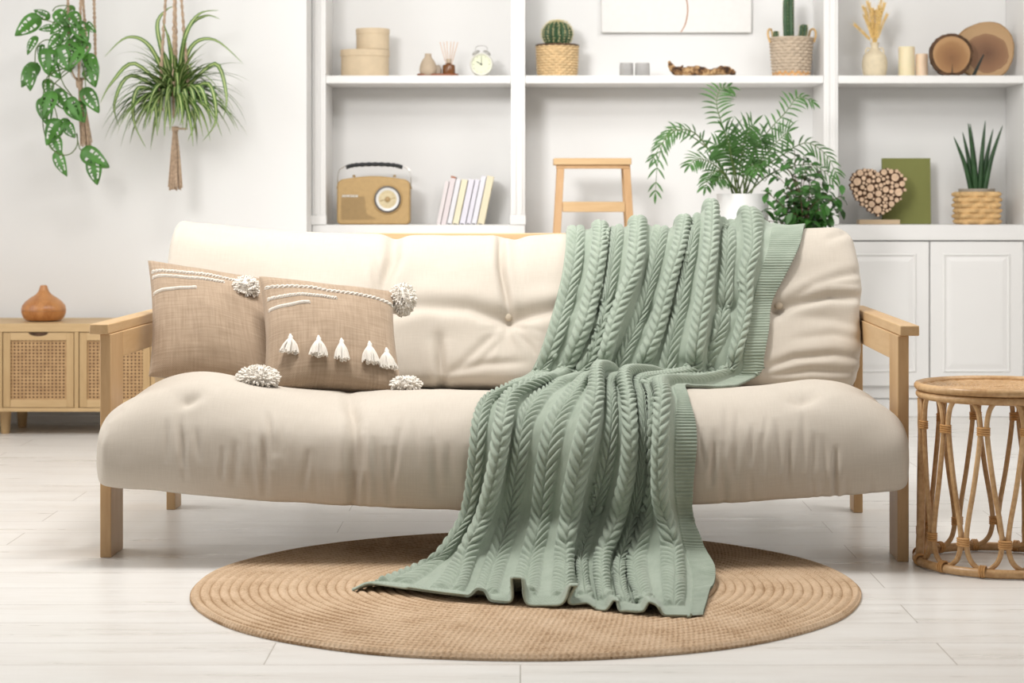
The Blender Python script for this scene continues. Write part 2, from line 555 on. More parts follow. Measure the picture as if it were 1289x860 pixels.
# side wall with the window that lights the room (outside the frame)
wl = MB()
for a in ((-3.6, -3.5, 1.5, 4.2, 0, H), (-3.6, -3.5, 7.0, 8.8, 0, H), (-3.6, -3.5, 4.2, 7.0, 0, 0.45), (-3.6, -3.5, 4.2, 7.0, 2.65, H)):
    wl.box(*a)
struct(wl.build('wall_left', M['wall']))
wf = MB()
for a in ((-3.56, -3.5, 4.2, 4.26, 0.45, 2.65), (-3.56, -3.5, 6.94, 7.0, 0.45, 2.65), (-3.56, -3.5, 5.57, 5.63, 0.45, 2.65),
          (-3.56, -3.5, 4.2, 7.0, 0.45, 0.51), (-3.56, -3.5, 4.2, 7.0, 2.59, 2.65)):
    wf.box(*a)
struct(wf.build('window_1', M['white'], bevel=0.004))
sbox('wall_right', M['wall'], 3.5, 3.6, 1.5, 8.8, 0, H)

# ------------------------------------------------------------------ shelving
S = YF / F
bk = thing('bookcase', 'white built-in shelving unit of three open bays filling the back wall', 'bookcase', (X(840, YF), YF, 0))
ox = X(840, YF)
UP = [(393, 410), (643, 661), (1037, 1055), (1289, 1306)]
TOPZ = 2.45


def bpart(name, f, bevel=0.003):
    b = MB(); f(b)
    b.v = [(x - ox, y - YF, z) for x, y, z in b.v]
    return b.build(name, M['white'], bk, bevel=bevel)


for a, c in UP:
    def f(b, a=a, c=c):
        xa, xc = X(a, YF), X(c, YF)
        b.box(xa, xc, YF, YB - 0.002, Z(283, YF), TOPZ)
        for q in (0.18, 0.62):                       # fluted face
            b.box(xa + (xc - xa) * q, xa + (xc - xa) * (q + 0.2), YF - 0.005, YF + 0.002, Z(270, YF), TOPZ)
        b.box(xa - 0.003, xc + 0.003, YF - 0.009, YF + 0.004, Z(283, YF), Z(271.5, YF))
    bpart('upright', f, 0.0015)
ZS0, ZS1 = Z(105, YF), Z(95, YF)
for a, c in ((410, 643), (661, 1037), (1055, 1289)):
    bpart('shelf', lambda b: b.box(X(a, YF) + 0.0005, X(c, YF) - 0.0005, YF + 0.002, YB - 0.002, ZS0, ZS1))
bpart('cornice', lambda b: b.box(X(393, YF), X(1306, YF), YF - 0.02, YB - 0.002, TOPZ, TOPZ + 0.05))


def base_cabinet(u0, u1, label, doors):
    x0, x1 = X(u0, YF), X(u1, YF)
    cx = (x0 + x1) / 2
    t = thing('base_cabinet', label, 'cabinet', (cx, YF, 0), 0, 'base cabinets under the shelves')
    zt, zb = Z(283, YF), Z(303, YF)
    def q(name, f, bev=0.003):
        b = MB(); f(b)
        b.v = [(x - cx, y - YF, z) for x, y, z in b.v]
        return b.build(name, M['white'], t, bevel=bev)
    q('carcass', lambda b: b.box(x0 + 0.004, x1 - 0.004, YF + 0.022, YB - 0.003, 0.075, zb))
    q('plinth', lambda b: b.box(x0 + 0.004, x1 - 0.004, YF + 0.03, YB - 0.003, 0.0, 0.073))
    q('countertop', lambda b: b.box(x0, x1, YF - 0.004, YB - 0.003, zb + 0.001, zt))
    for a, c in doors:
        xa, xc = X(a, YF), X(c, YF)
        zd0, zd1 = Z(486, YF), zb - 0.004
        d = q('door', lambda b: b.box(xa, xc, YF + 0.002, YF + 0.02, zd0, zd1), 0.002)
        def panel(b):
            # raised panel: frame groove, bevelled field
            L = [(0.050, 0.0), (0.056, -0.006), (0.062, 0.001), (0.082, -0.004), (0.090, -0.0045)]
            rings = []
            for ins, dy in L:
                rings.append([(xa + ins, YF + 0.002 + dy, zd0 + ins * 1.05), (xc - ins, YF + 0.002 + dy, zd0 + ins * 1.05),
                              (xc - ins, YF + 0.002 + dy, zd1 - ins * 0.95), (xa + ins, YF + 0.002 + dy, zd1 - ins * 0.95)])
            vv = [p for r in rings for p in r]
            ff = []
            for i in range(len(rings) - 1):
                for j in range(4):
                    ff.append((i * 4 + j, i * 4 + (j + 1) % 4, i * 4 + 4 + (j + 1) % 4, i * 4 + 4 + j))
            n = (len(rings) - 1) * 4
            ff.append((n, n + 1, n + 2, n + 3))
            b.add(vv, ff)
        b = MB(); panel(b)
        b.v = [(x - cx, y - YF, z) for x, y, z in b.v]
        b.build('raised_panel', M['white'], d, bevel=0, smooth=False)
    return t


base_cabinet(1037, 1306, 'white base cabinet with raised panel doors below the heart and green board', [(1056, 1169.6), (1171.2, 1288)])
base_cabinet(393, 661, 'white base cabinet behind the sofa carrying the radio and the books', [(396, 526), (528, 658)])

# ------------------------------------------------------------------ sofa
SO = Vector((-0.044, 4.97, 0)); SR = math.radians(-1.7)
sofa = thing('sofa', 'cream tufted futon sofa with square pine arms and legs', 'sofa', SO, SR)
SM = np.array(Matrix.LocRotScale(SO, Matrix.Rotation(SR, 3, 'Z').to_euler(), None))
def to_world(A): return A @ SM[:3, :3].T + SM[:3, 3]

for s in (-1, 1):
    def bx(b, x0, x1, *r):
        b.box(*sorted((s * x0, s * x1)), *r)
    b = MB(); bx(b, 0.951, 0.997, -0.012, 0.955, 0.5415, 0.566); b.build('armrest', M['pine'], sofa, bevel=0.0025)
    b = MB(); bx(b, 0.947, 0.974, 0.0005, 0.133, 0, 0.541); b.build('leg', M['pine_v'], sofa, bevel=0.002)
    b = MB(); bx(b, 0.945, 0.970, 0.78, 0.868, 0, 0.541); b.build('leg', M['pine_v'], sofa, bevel=0.002)
    b = MB(); bx(b, 0.947, 0.973, 0.1335, 0.7795, 0.478, 0.541); b.build('arm_rail', M['pine'], sofa, bevel=0.002)
    b = MB(); bx(b, 0.952, 0.970, 0.1335, 0.7795, 0.215, 0.275); b.build('side_rail', M['pine'], sofa, bevel=0.002)
b = MB(); b.box(-0.944, 0.944, 0.03, 0.055, 0.205, 0.25); b.build('front_rail', M['pine_h'], sofa, bevel=0.002)
b = MB(); b.box(-0.944, 0.944, 0.80, 0.825, 0.205, 0.26); b.build('rear_rail', M['pine_h'], sofa, bevel=0.002)
b = MB(); b.box(-0.93, 0.93, 0.945, 0.972, 0.715, 0.772); b.build('back_rail', M['pine_h'], sofa, bevel=0.002)
for xs in (-0.9, -0.45, 0.0, 0.45, 0.9):
    b = MB()
    b.tube([(xs, 0.80, 0.27), (xs, 0.955, 0.72)], 0.012, 6)
    b.build('back_slat', M['pine_v'], sofa)


def crease_px(UVp, pts, width):
    """pixel distance to a polyline and position along it (0..1)"""
    best = np.full(len(UVp), 1e9); tt = np.zeros(len(UVp))
    pts = np.asarray(pts, float); seg = np.linalg.norm(np.diff(pts, axis=0), axis=1); tot = seg.sum(); acc = 0
    for a, c, l in zip(pts[:-1], pts[1:], seg):
        d = c - a
        t = np.clip(((UVp - a) @ d) / (l * l), 0, 1)
        q = np.linalg.norm(UVp - (a + t[:, None] * d), axis=1)
        m = q < best
        best[m] = q[m]; tt[m] = (acc + t[m] * l) / tot
        acc += l
    return best, tt


def mattress(name, prof, wfun, nx, nj, n_end, ctr, zadd, tufts, creases, noise_amp, parent):
    pr = cr(prof, nj, True)
    # stations, denser at the ends
    u = np.linspace(-1, 1, nx)
    xh = np.sign(u) * (1 - (1 - np.abs(u)) ** 1.35)
    G = np.zeros((nx, nj, 3))
    ft = np.maximum(0.0, 1 - np.abs(xh) ** n_end[0]) ** (1.0 / n_end[1])
    fb = np.maximum(0.0, 1 - np.abs(xh) ** n_end[2]) ** (1.0 / 3.0)
    up = smooth01((pr[:, 1] - ctr[1]) / 0.05 + 0.5)
    for i in range(nx):
        fz = ft[i] * up + fb[i] * (1 - up)
        y = ctr[0] + (pr[:, 0] - ctr[0]) * (0.25 + 0.75 * fb[i])
        z = ctr[1] + (pr[:, 1] - ctr[1]) * fz
        x = xh[i] * wfun(y, z)
        z = z + zadd(x, y, z)
        G[i, :, 0], G[i, :, 1], G[i, :, 2] = x, y, z
    # (station, profile) -> outward normals
    N = grid_normals(G, cu=True)
    c0 = np.array([0, ctr[0], ctr[1]])
    mid = N[nx // 2]; out = (G[nx // 2] - c0)
    if (mid * out).sum() < 0: N = -N
    Wd = to_world(G.reshape(-1, 3)); uv = px(Wd)
    NW = N.reshape(-1, 3) @ SM[:3, :3].T
    view = np.array([0, 0, CH]) - Wd; view /= np.linalg.norm(view, axis=1, keepdims=True)
    face = smooth01(((NW * view).sum(1) + 0.15) / 0.35)
    disp = np.zeros(len(uv))
    for (tu, tv, dep, rad) in tufts:
        d = np.hypot(uv[:, 0] - tu, (uv[:, 1] - tv) * 1.15)
        disp -= dep * np.exp(-d / rad) * face
    for (pts, dep, wd) in creases:
        d, t = crease_px(uv, pts, wd)
        tp = np.sin(PI * np.clip(t * 0.92 + 0.04, 0, 1)) ** 0.6
        disp += face * tp * (-dep * np.exp(-(d / (1.25 * wd)) ** 2) + 0.30 * dep * np.exp(-((d - 2.4 * wd) / (1.9 * wd)) ** 2))
    g = G.reshape(-1, 3)
    disp += noise_amp * (vnoise(g[:, 0] * 7 + 3, (g[:, 1] + g[:, 2]) * 7, 3) + 0.5 * vnoise(g[:, 0] * 17 + 9, (g[:, 1] + g[:, 2]) * 15, 5))
    V = g + N.reshape(-1, 3) * disp[:, None]
    j_arc = np.concatenate([[0], np.cumsum(np.linalg.norm(np.diff(pr, axis=0), axis=1))])
    UVm = np.stack([G[:, :, 0], np.broadcast_to(j_arc, (nx, nj))], -1).reshape(-1, 2)
    Q = quads(nx, nj, cu=True)
    tri = V[Q[:, :3]] - V.mean(0)
    if np.einsum('ij,ij->i', tri[:, 0], np.cross(tri[:, 1], tri[:, 2])).sum() < 0: Q = Q[:, ::-1]
    o = np_mesh(name, V, Q, M['linen'], parent, UVm)
    return o, V, Q


rs = random.Random(5)
seat_prof = [(0.64, 0.350), (0.45, 0.370), (0.26, 0.386), (0.10, 0.400), (0.0, 0.393), (-0.075, 0.364), (-0.125, 0.318), (-0.142, 0.252),
             (-0.130, 0.205), (-0.105, 0.187), (-0.03, 0.190), (0.08, 0.240), (0.2, 0.262), (0.5, 0.262), (0.62, 0.265), (0.675, 0.30)]
seat_cre = [([(440, 492), (446, 520), (446, 570), (444, 640)], 0.024, 6), ([(228, 506), (238, 500), (254, 491)], 0.010, 5),
            ([(150, 515), (133, 530), (124, 560), (124, 600)], 0.004, 3), ([(990, 494), (1006, 498), (1030, 492)], 0.012, 7),
            ([(226, 512), (226, 560)], 0.006, 5)]
for lo, hi, n in ((455, 600, 15), (270, 440, 14), (880, 1060, 20), (150, 260, 6)):
    for k in range(n):
        u = rs.uniform(lo, hi); v0 = rs.uniform(510, 570); l = rs.uniform(35, 80); du = rs.uniform(-6, 6)
        seat_cre.append(([(u, v0), (u + du * 0.4, v0 + l * 0.5), (u + du, v0 + l)], rs.uniform(0.002, 0.0055), rs.uniform(2.2, 4.0)))
for k in range(14):                                   # gathers along the bottom edge
    u = rs.uniform(420, 470) if k < 7 else rs.uniform(880, 1100)
    seat_cre.append(([(u, 600), (u + rs.uniform(-4, 4), 642)], 0.003, 3))
seat, seatV, seatQ = mattress(
    'seat_mattress', seat_prof,
    lambda y, z: 0.940 + 0.029 * smooth01((-y - 0.002) / 0.05), 460, 250, (15, 2.3, 90), (0.22, 0.285),
    lambda x, y, z: (0.048 * np.exp(-((x + 0.76) / 0.17) ** 2) + 0.034 * np.exp(-((x - 0.78) / 0.16) ** 2)) * smooth01((z - 0.25) / 0.15) * smooth01((0.5 - y) / 0.4)
    - 0.058 * (1 - np.abs(x / 0.96) ** 1.4) * smooth01((0.30 - z) / 0.12) * smooth01((0.1 - y) / 0.1),
    [(232, 498, 0.022, 42), (443, 500, 0.034, 46), (650, 500, 0.02, 46), (1010, 492, 0.022, 40)],
    seat_cre, 0.0028, sofa)

back_prof = [(0.545, 0.385), (0.548, 0.44), (0.585, 0.53), (0.635, 0.62), (0.695, 0.71), (0.755, 0.762), (0.825, 0.778), (0.895, 0.765),
             (0.93, 0.715), (0.905, 0.60), (0.85, 0.46), (0.80, 0.37), (0.72, 0.345), (0.61, 0.352)]
back_cre = [([(505, 383), (540, 384), (590, 386), (640, 398), (670, 391), (705, 386), (760, 388), (810, 396), (900, 388), (980, 384)], 0.024, 7),
            ([(215, 382), (305, 390), (400, 382), (475, 392), (510, 383)], 0.02, 8),
            ([(980, 384), (1010, 376), (1045, 370), (1086, 374)], 0.026, 5),
            ([(497, 296), (495, 325), (484, 352), (474, 385)], 0.020, 6), ([(471, 325), (472, 350), (475, 370)], 0.010, 4),
            ([(631, 292), (631, 335), (636, 365), (641, 396)], 0.024, 4),
            ([(553, 425), (554, 455), (557, 488)], 0.020, 5), ([(722, 420), (722, 480)], 0.015, 6), ([(895, 420), (895, 480)], 0.015, 6),
            ([(641, 404), (615, 425), (585, 455), (566, 470)], 0.006, 4), ([(638, 404), (628, 430), (606, 455)], 0.005, 3.5),
            ([(642, 406), (640, 440)], 0.004, 3), ([(648, 406), (668, 432), (676, 455)], 0.006, 4),
            ([(570, 468), (610, 458), (660, 455)], 0.006, 4),
            ([(995, 372), (1025, 357), (1060, 347), (1086, 342)], 0.009, 4), ([(1010, 366), (1050, 358), (1085, 358)], 0.006, 3),
            ([(962, 464), (1000, 450), (1050, 446), (1088, 452)], 0.012, 4), ([(965, 474), (1020, 466), (1088, 470)], 0.008, 4),
            ([(1000, 425), (1050, 420), (1086, 428)], 0.004, 4), ([(1040, 300), (1062, 293), (1078, 288)], 0.008, 4),
            ([(1000, 395), (1050, 400), (1086, 412)], 0.004, 5), ([(220, 285), (250, 292), (300, 300)], 0.005, 6)]
for k in range(16):
    a = rs.uniform(0.2, PI - 0.2); l = rs.uniform(25, 60)
    back_cre.append(([(640 + 8 * math.cos(a), 402 + 8 * math.sin(a)), (640 + l * math.cos(a), 402 + l * math.sin(a))], 0.0025, 2.6))
back, backV, backQ = mattress(
    'back_mattress', back_prof,
    lambda y, z: 0.944 + 0.014 * smooth01((z - 0.56) / 0.06), 460, 230, (60, 3.0, 60), (0.74, 0.57),
    lambda x, y, z: (0.026 * np.exp(-((x + 0.95) / 0.22) ** 2) + 0.012 * np.exp(-((x - 0.9) / 0.15) ** 2) - 0.012 * np.exp(-((x + 0.33) / 0.03) ** 2)
                     - 0.012 * np.exp(-((x - 0.0) / 0.03) ** 2) - 0.008 * np.exp(-(x / 0.5) ** 4) + 0.02 * np.exp(-((x + 0.945) / 0.03) ** 2)) * smooth01((z - 0.6) / 0.15),
    [(640, 399, 0.040, 30), (475, 392, 0.036, 30), (810, 396, 0.036, 30), (980, 384, 0.040, 28), (305, 390, 0.034, 32)],
    back_cre, 0.0025, sofa)

bvh_seat = BVHTree.FromPolygons([Vector(p) for p in to_world(seatV)], seatQ.tolist())
bvh_back = BVHTree.FromPolygons([Vector(p) for p in to_world(backV)], backQ.tolist())


def hit(u, v, which=(0, 1)):
    d = Vector(((u - U0) / F, 1.0, -(v - V0) / F))
    o = Vector((0, 0, CH))
    best = None
    for k in which:
        r = (bvh_seat, bvh_back)[k].ray_cast(o, d.normalized())
        if r[0] is not None and (best is None or r[0].y < best.y): best = r[0]
    return best


invS = Matrix.LocRotScale(SO, Matrix.Rotation(SR, 3, 'Z').to_euler(), None).inverted()
for (u, v) in ((640, 399), (980, 384)):
    p = hit(u, v, (1,))
    c = invS @ p
    bm_ = MB()
    bm_.lathe([(0.0001, 0.0075), (0.006, 0.007), (0.0105, 0.004), (0.012, 0.0), (0.0115, -0.004)], n=24)
    R3 = Matrix.Rotation(math.radians(68), 4, 'X')
    bm_.v = [tuple(R3 @ Vector(q) + c + Vector((0, 0.001, 0.0))) for q in bm_.v]
    bm_.build('tuft_button', M['linen_b'], back)

# ------------------------------------------------------------------ round rug
RC = Vector((X(662, 4.6), 4.6, 0))
nr, na = 330, 300
r = np.linspace(0.004, 0.737, nr)
zr = 0.0070 + 0.0052 * np.abs(np.sin(PI * r / 0.0211)) ** 0.6
zr[r > 0.732] = 0.006
th = np.linspace(0, 2 * PI, na, endpoint=False)
wob = 1 + 0.004 * np.sin(2 * th + 1) + 0.003 * np.sin(5 * th) + 0.0015 * np.sin(13 * th + 2)
G = np.zeros((nr + 1, na, 3))
G[:nr, :, 0] = r[:, None] * np.cos(th) * wob
G[:nr, :, 1] = r[:, None] * np.sin(th) * wob
G[:nr, :, 2] = zr[:, None]
G[nr] = G[nr - 1]; G[nr, :, 2] = 0.0005
rug = np_mesh('round_rug', G.reshape(-1, 3), quads(nr + 1, na, cu=True), M['rug'])
rug.location = RC
tag(rug, 'round braided jute rug lying on the pale floor in front of the sofa', 'rug')

# ------------------------------------------------------------------ knitted blanket
PITCH, S0 = 0.078, 0.033
upper = [  # ten cable lines from the top of the back down to the crease (pixels)
    [(726, 303), (720, 349), (709, 393), (693, 444), (678, 475)],
    [(757, 303), (749, 360), (734, 416), (709, 475)],
    [(776, 300), (770, 340), (763, 390), (751, 439), (729, 474)],
    [(803, 300), (797, 347), (781, 382), (771, 410), (764, 440), (755, 472)],
    [(833, 296), (825, 325), (818, 360), (806, 400), (789, 436), (776, 468)],
    [(862, 290), (853, 320), (839, 367), (828, 413), (815, 445), (803, 468)],
    [(876, 283), (866, 330), (858, 380), (848, 425), (837, 465)],
    [(896, 270), (894, 316), (889, 350), (882, 395), (877, 430), (872, 472)],
    [(916, 276), (916, 316), (914, 350), (911, 385), (905, 420), (892, 470)],
    [(944, 274), (948, 316), (939, 345), (940, 380), (935, 416), (925, 450), (912, 478)]]
up_top = [291, 291, 289, 288, 287, 283, 277, 266, 277, 270]
u_rib = [(975, 284), (953, 355), (944, 394), (939, 427), (930, 478)]
u_edge = [(1016, 287), (1000, 325), (984, 355), (969, 385), (968, 416), (960, 455), (952, 484)]
lower = [
    [(650, 482), (618, 497), (604, 527), (601, 560), (596, 613), (590, 645), (576, 672), (557, 700), (524, 721), (470, 741)],
    [(685, 482), (645, 504), (636, 520), (629, 566), (624, 590), (614, 630), (606, 655), (592, 688), (585, 710), (575, 737), (562, 754)],
    [(701, 484), (673, 508), (657, 534), (652, 576), (646, 613), (642, 645), (634, 675), (622, 711), (612, 740), (608, 757)],
    [(738, 488), (713, 510), (696, 538), (689, 580), (682, 648), (676, 680), (668, 711), (662, 740), (658, 760)],
    [(752, 488), (750, 505), (743, 531), (731, 573), (721, 613), (717, 655), (712, 690), (713, 715), (712, 740), (710, 764)],
    [(770, 482), (771, 531), (766, 580), (756, 617), (746, 650), (736, 680), (730, 705), (734, 730), (738, 762)],
    [(787, 480), (792, 520), (794, 548), (792, 590), (782, 635), (772, 668), (760, 701), (756, 730), (764, 767)],
    [(806, 482), (810, 520), (811, 550), (808, 590), (799, 640), (790, 675), (779, 705), (780, 735), (790, 770)],
    [(818, 484), (821, 520), (822, 560), (822, 600), (817, 645), (806, 680), (796, 703), (800, 735), (816, 772)],
    [(833, 488), (829, 527), (825, 585), (827, 625), (833, 645), (842, 675), (849, 703), (850, 735), (848, 774)]]
l_rib = [(852, 490), (849, 543), (848, 600), (850, 635), (856, 672), (864, 705), (874, 733), (868, 774)]
l_edge = [(866, 500), (879, 543), (874, 590), (870, 645), (880, 672), (893, 705), (902, 728), (891, 752), (885, 773)]


def at_v(poly, v):
    a = np.array(poly, float)
    return float(np.interp(v, a[:, 1], a[:, 0]))


cols_u = [[(u - 13, v) for u, v in upper[0]]] + upper + [u_rib, u_edge]
cols_l = [[(u - (9 if v < 690 else 9 + (v - 690) * 0.36), v) for u, v in lower[0]]] + lower + [l_rib, l_edge]
tops = [292] + up_top + [284, 287]
sK = [0.0] + [S0 + PITCH * i for i in range(10)] + [S0 + PITCH * 9 + 0.046, S0 + PITCH * 9 + 0.046 + 0.082]


def zfloor_D(v, z): return (CH - z) * F / (v - V0)


rows = []            # every row: list of world points, and a fold direction
for ci in range(13):
    cu_, cl_ = cols_u[ci], cols_l[ci]
    c = []
    tv = tops[ci]; tu = at_v(cu_, tv + 4)
    top = P(tu, tv, 5.80)
    c.append(top + Vector((0.01, 0.20, -0.10)))
    c.append(top + Vector((0.0, 0.11, -0.012)))
    c.append(top)
    for v in (312, 345, 380, 415, 448):
        u = at_v(cu_, v)
        h = hit(u, v, (1,))
        D = (h.y if h else 5.62) - 0.016
        c.append(P(u, v, D))
    u = at_v(cu_, 470); c.append(P(u, 470, 5.50))
    lift = (0, 0, 0, 2, 5, 12, 9, 11, 10, 4, -3, -7, -9)[ci]
    uu = at_v(cu_, 478) * 0.55 + cl_[0][0] * 0.45
    c.append(P(uu, 481 - lift, 5.33))
    c.append(P(cl_[0][0], 486 - lift, 5.10))
    for v in (505, 530, 560, 595, 625):
        u = at_v(cl_, v)
        h = hit(u, v, (0,))
        D = (h.y if h else 4.86) - 0.016
        c.append(P(u, v, min(D, c[-1].y - 0.001)))
    vh = cl_[-1][1]
    for v, D in ((650, 4.812), (675, 4.775)):
        c.append(P(at_v(cl_, v), v, D))
    for k, (z, fr) in enumerate(((0.050, 0.0), (0.030, 0.34), (0.021, 0.67), (0.0175, 1.0))):
        v = 700 + (vh - 700) * fr
        c.append(P(at_v(cl_, v), v, zfloor_D(v, z)))
    rows.append(c)
A = np.array([[tuple(p) for p in c] for c in rows]).transpose(1, 0, 2)      # (row, knot, 3)
FD = np.array([(0, -0.2, 1), (0, -0.2, 1), (0, -0.6, 0.8), (0, -0.9, 0.4), (0, -0.93, 0.35), (0, -0.93, 0.35), (0, -0.93, 0.35), (0, -0.9, 0.45),
               (0, -0.7, 0.7), (0, -0.35, 0.94), (0, -0.4, 0.92), (0, -0.8, 0.6), (0, -0.97, 0.2), (0, -1, 0.1), (0, -1, 0), (0, -1, 0),
               (0, -1, 0.05), (0, -0.95, 0.3), (0, -0.6, 0.8), (0, -0.2, 0.98), (0, 0, 1), (0, 0, 1)], float)
FD /= np.linalg.norm(FD, axis=1, keepdims=True)
OFFU = np.array([0, 0, 0.012, -0.014, 0.030, -0.016, 0.010, -0.014, 0.030, -0.024, 0.014, 0, 0])
OFFL = 1.35 * np.array([0, 0.004, 0.026, -0.006, 0.010, 0.034, -0.022, 0.018, -0.024, -0.012, 0.036, 0.006, 0])
for r_ in range(len(A)):
    off = OFFU if r_ < 9 else OFFL
    amp = (0.5, 0.8, 1, 1, 1, 1, 1, 0.9, 0.6, 0.3, 0.5, 0.9, 1, 1, 1.1, 1.2, 1.2, 1.0, 0.6, 0.3, 0.15, 0)[r_]
    A[r_] += FD[r_] * (off * amp)[:, None]
# slack between neighbouring cables becomes a valley between them (or a ridge, for some)
B, sB = [], []
rsl = np.random.RandomState(4)
for k in range(13):
    ridge = np.zeros(len(A))
    if 1 <= k <= 10:
        for q in (k - 1, k + 1):
            if 1 <= q <= 10:
                wdt = np.linalg.norm(A[:, k] - A[:, q], axis=1)
                ridge += 0.5 * np.sqrt(np.maximum(0, PITCH ** 2 - wdt ** 2)) * 0.30
    ridge = np.minimum(ridge, 0.022)
    ridge[-5:] *= (0.8, 0.5, 0.3, 0.15, 0.05)
    ridge[8:12] *= 0.7
    B.append(A[:, k] + FD * ridge[:, None]); sB.append(sK[k])
    if 1 <= k <= 9:
        wdt = np.linalg.norm(A[:, k] - A[:, k + 1], axis=1)
        dep = np.sqrt(np.maximum(0, PITCH ** 2 - wdt ** 2)) * 0.5
        dep = np.minimum(dep, 0.036)
        dep[-5:] *= (0.8, 0.5, 0.3, 0.2, 0.05)
        dep[8:12] *= 0.6
        dep[:3] *= 0.5
        B.append(0.5 * (A[:, k] + A[:, k + 1]) - FD * (dep * 0.55)[:, None]); sB.append(0.5 * (sK[k] + sK[k + 1]))
B = np.stack(B, 1); sB = np.array(sB)


def interp_axis(Bq, xs, xq):
    """cubic interpolation along axis 0 with knots xs at xq (Catmull-Rom on the knot index)"""
    idx = np.interp(xq, xs, np.arange(len(xs)))
    i = np.clip(np.floor(idx).astype(int), 0, len(xs) - 2)
    f = (idx - i).reshape((-1,) + (1,) * (Bq.ndim - 1))
    g = lambda q: Bq[np.clip(q, 0, len(xs) - 1)]
    a, b, c, d = g(i - 1), g(i), g(i + 1), g(i + 2)
    return 0.5 * (2 * b + (c - a) * f + (2 * a - 5 * b + 4 * c - d) * f ** 2 + (3 * b - a - 3 * c + d) * f ** 3)


nT, nS = 260, 150
sM = np.linspace(0, sB[-1], nS)
C1 = interp_axis(B.transpose(1, 0, 2), sB, sM).transpose(1, 0, 2)
fine = interp_axis(C1, np.arange(len(A)), np.linspace(0, len(A) - 1, 900))
seg = np.linalg.norm(np.diff(fine[:, 20:-20], axis=0), axis=-1).mean(1)
al = np.concatenate([[0], np.cumsum(seg)])
LEN = al[-1]
tM = np.linspace(0, LEN, nT)
idx = np.interp(tM, al, np.linspace(0, len(A) - 1, 900))
Cm = interp_axis(C1, np.arange(len(A)), idx)
rowsv = idx                                              # control-row index of every mid-grid row


def lap(Gm, it, lam=0.5):
    for _ in range(it):
        q = Gm.copy()
        q[1:-1, 1:-1] = (1 - lam) * Gm[1:-1, 1:-1] + lam * 0.25 * (Gm[:-2, 1:-1] + Gm[2:, 1:-1] + Gm[1:-1, :-2] + Gm[1:-1, 2:])
        q[1:-1, 0] = (1 - lam) * Gm[1:-1, 0] + lam * 0.5 * (Gm[:-2, 0] + Gm[2:, 0])
        q[1:-1, -1] = (1 - lam) * Gm[1:-1, -1] + lam * 0.5 * (Gm[:-2, -1] + Gm[2:, -1])
        Gm = q
    return Gm


def keep_out(Gm, gap):
    """push points that sank into a cushion back out of it, floor and rug too"""
    for i in range(nT):
        for j in range(nS):
            p = Vector(Gm[i, j])
            for bv in (bvh_seat, bvh_back):
                loc, nor, _, dist = bv.find_nearest(p, 0.12)
                if loc is None: continue
                d = (p - loc).dot(nor)
                if d < gap and dist < 0.10: p = p + nor * (gap - d)
            p.z = max(p.z, 0.0165)
            Gm[i, j] = p
    return Gm


Cm = lap(Cm, 4)
Cm = keep_out(Cm, 0.010)
Cm = lap(Cm, 3)
Cm = keep_out(Cm, 0.007)
# the hem: two tight upright folds and a few soft ones
hemd = LEN - tM
for sc, sg, hz, reach, sk in ((S0 + PITCH * 2.90, 0.0215, 0.056, 0.13, -0.004), (S0 + PITCH * 4.15, 0.0230, 0.044, 0.12, 0.014),
                              (S0 + PITCH * 1.9, 0.016, 0.018, 0.10, 0.004), (S0 + PITCH * 6.3, 0.02, 0.022, 0.16, 0.006), (S0 + PITCH * 8.2, 0.025, 0.020, 0.18, 0.0)):
    wgt = smooth01(1 - hemd / reach)[:, None]
    q = (sM - sc)[None, :] / sg
    g = np.exp(-(q / 1.1) ** 4)
    Cm[:, :, 2] += wgt * hz * g
    om = 0.9 if hz > 0.03 else 0.0
    Cm[:, :, 0] += wgt * (om * sg * (0.55 * q * np.exp(-(q / 0.8) ** 2) - 0.75 * np.sign(q) * np.exp(-((np.abs(q) - 1.35) / 0.6) ** 2)) + sk * g)
    Cm[:, :, 1] += wgt * 0.006 * g
lowm = smooth01(1 - (Cm[:, :, 2] - 0.03) / 0.05)
Cm[:, :, 2] += lowm * 0.010 * np.maximum(0, vnoise(sM[None, :] * 14 + 2, tM[:, None] * 12, 6)) * smooth01((sM - 0.25) / 0.1)[None, :]
Cm[:, :, 2] += (smooth01(1 - hemd / 0.10)[:, None]) * (0.014 * smooth01((0.26 - sM) / 0.15) * smooth01(sM / 0.03))[None, :]
nT2, nS2 = 1300, 560
s2 = np.linspace(0, sM[-1], nS2)
D1 = interp_axis(Cm, tM, np.linspace(0, LEN, nT2))
D2 = interp_axis(D1.transpose(1, 0, 2), sM, s2).transpose(1, 0, 2)
tc = np.concatenate([np.zeros((1, nS2)), np.cumsum(np.linalg.norm(np.diff(D2, axis=0), axis=-1), axis=0)])
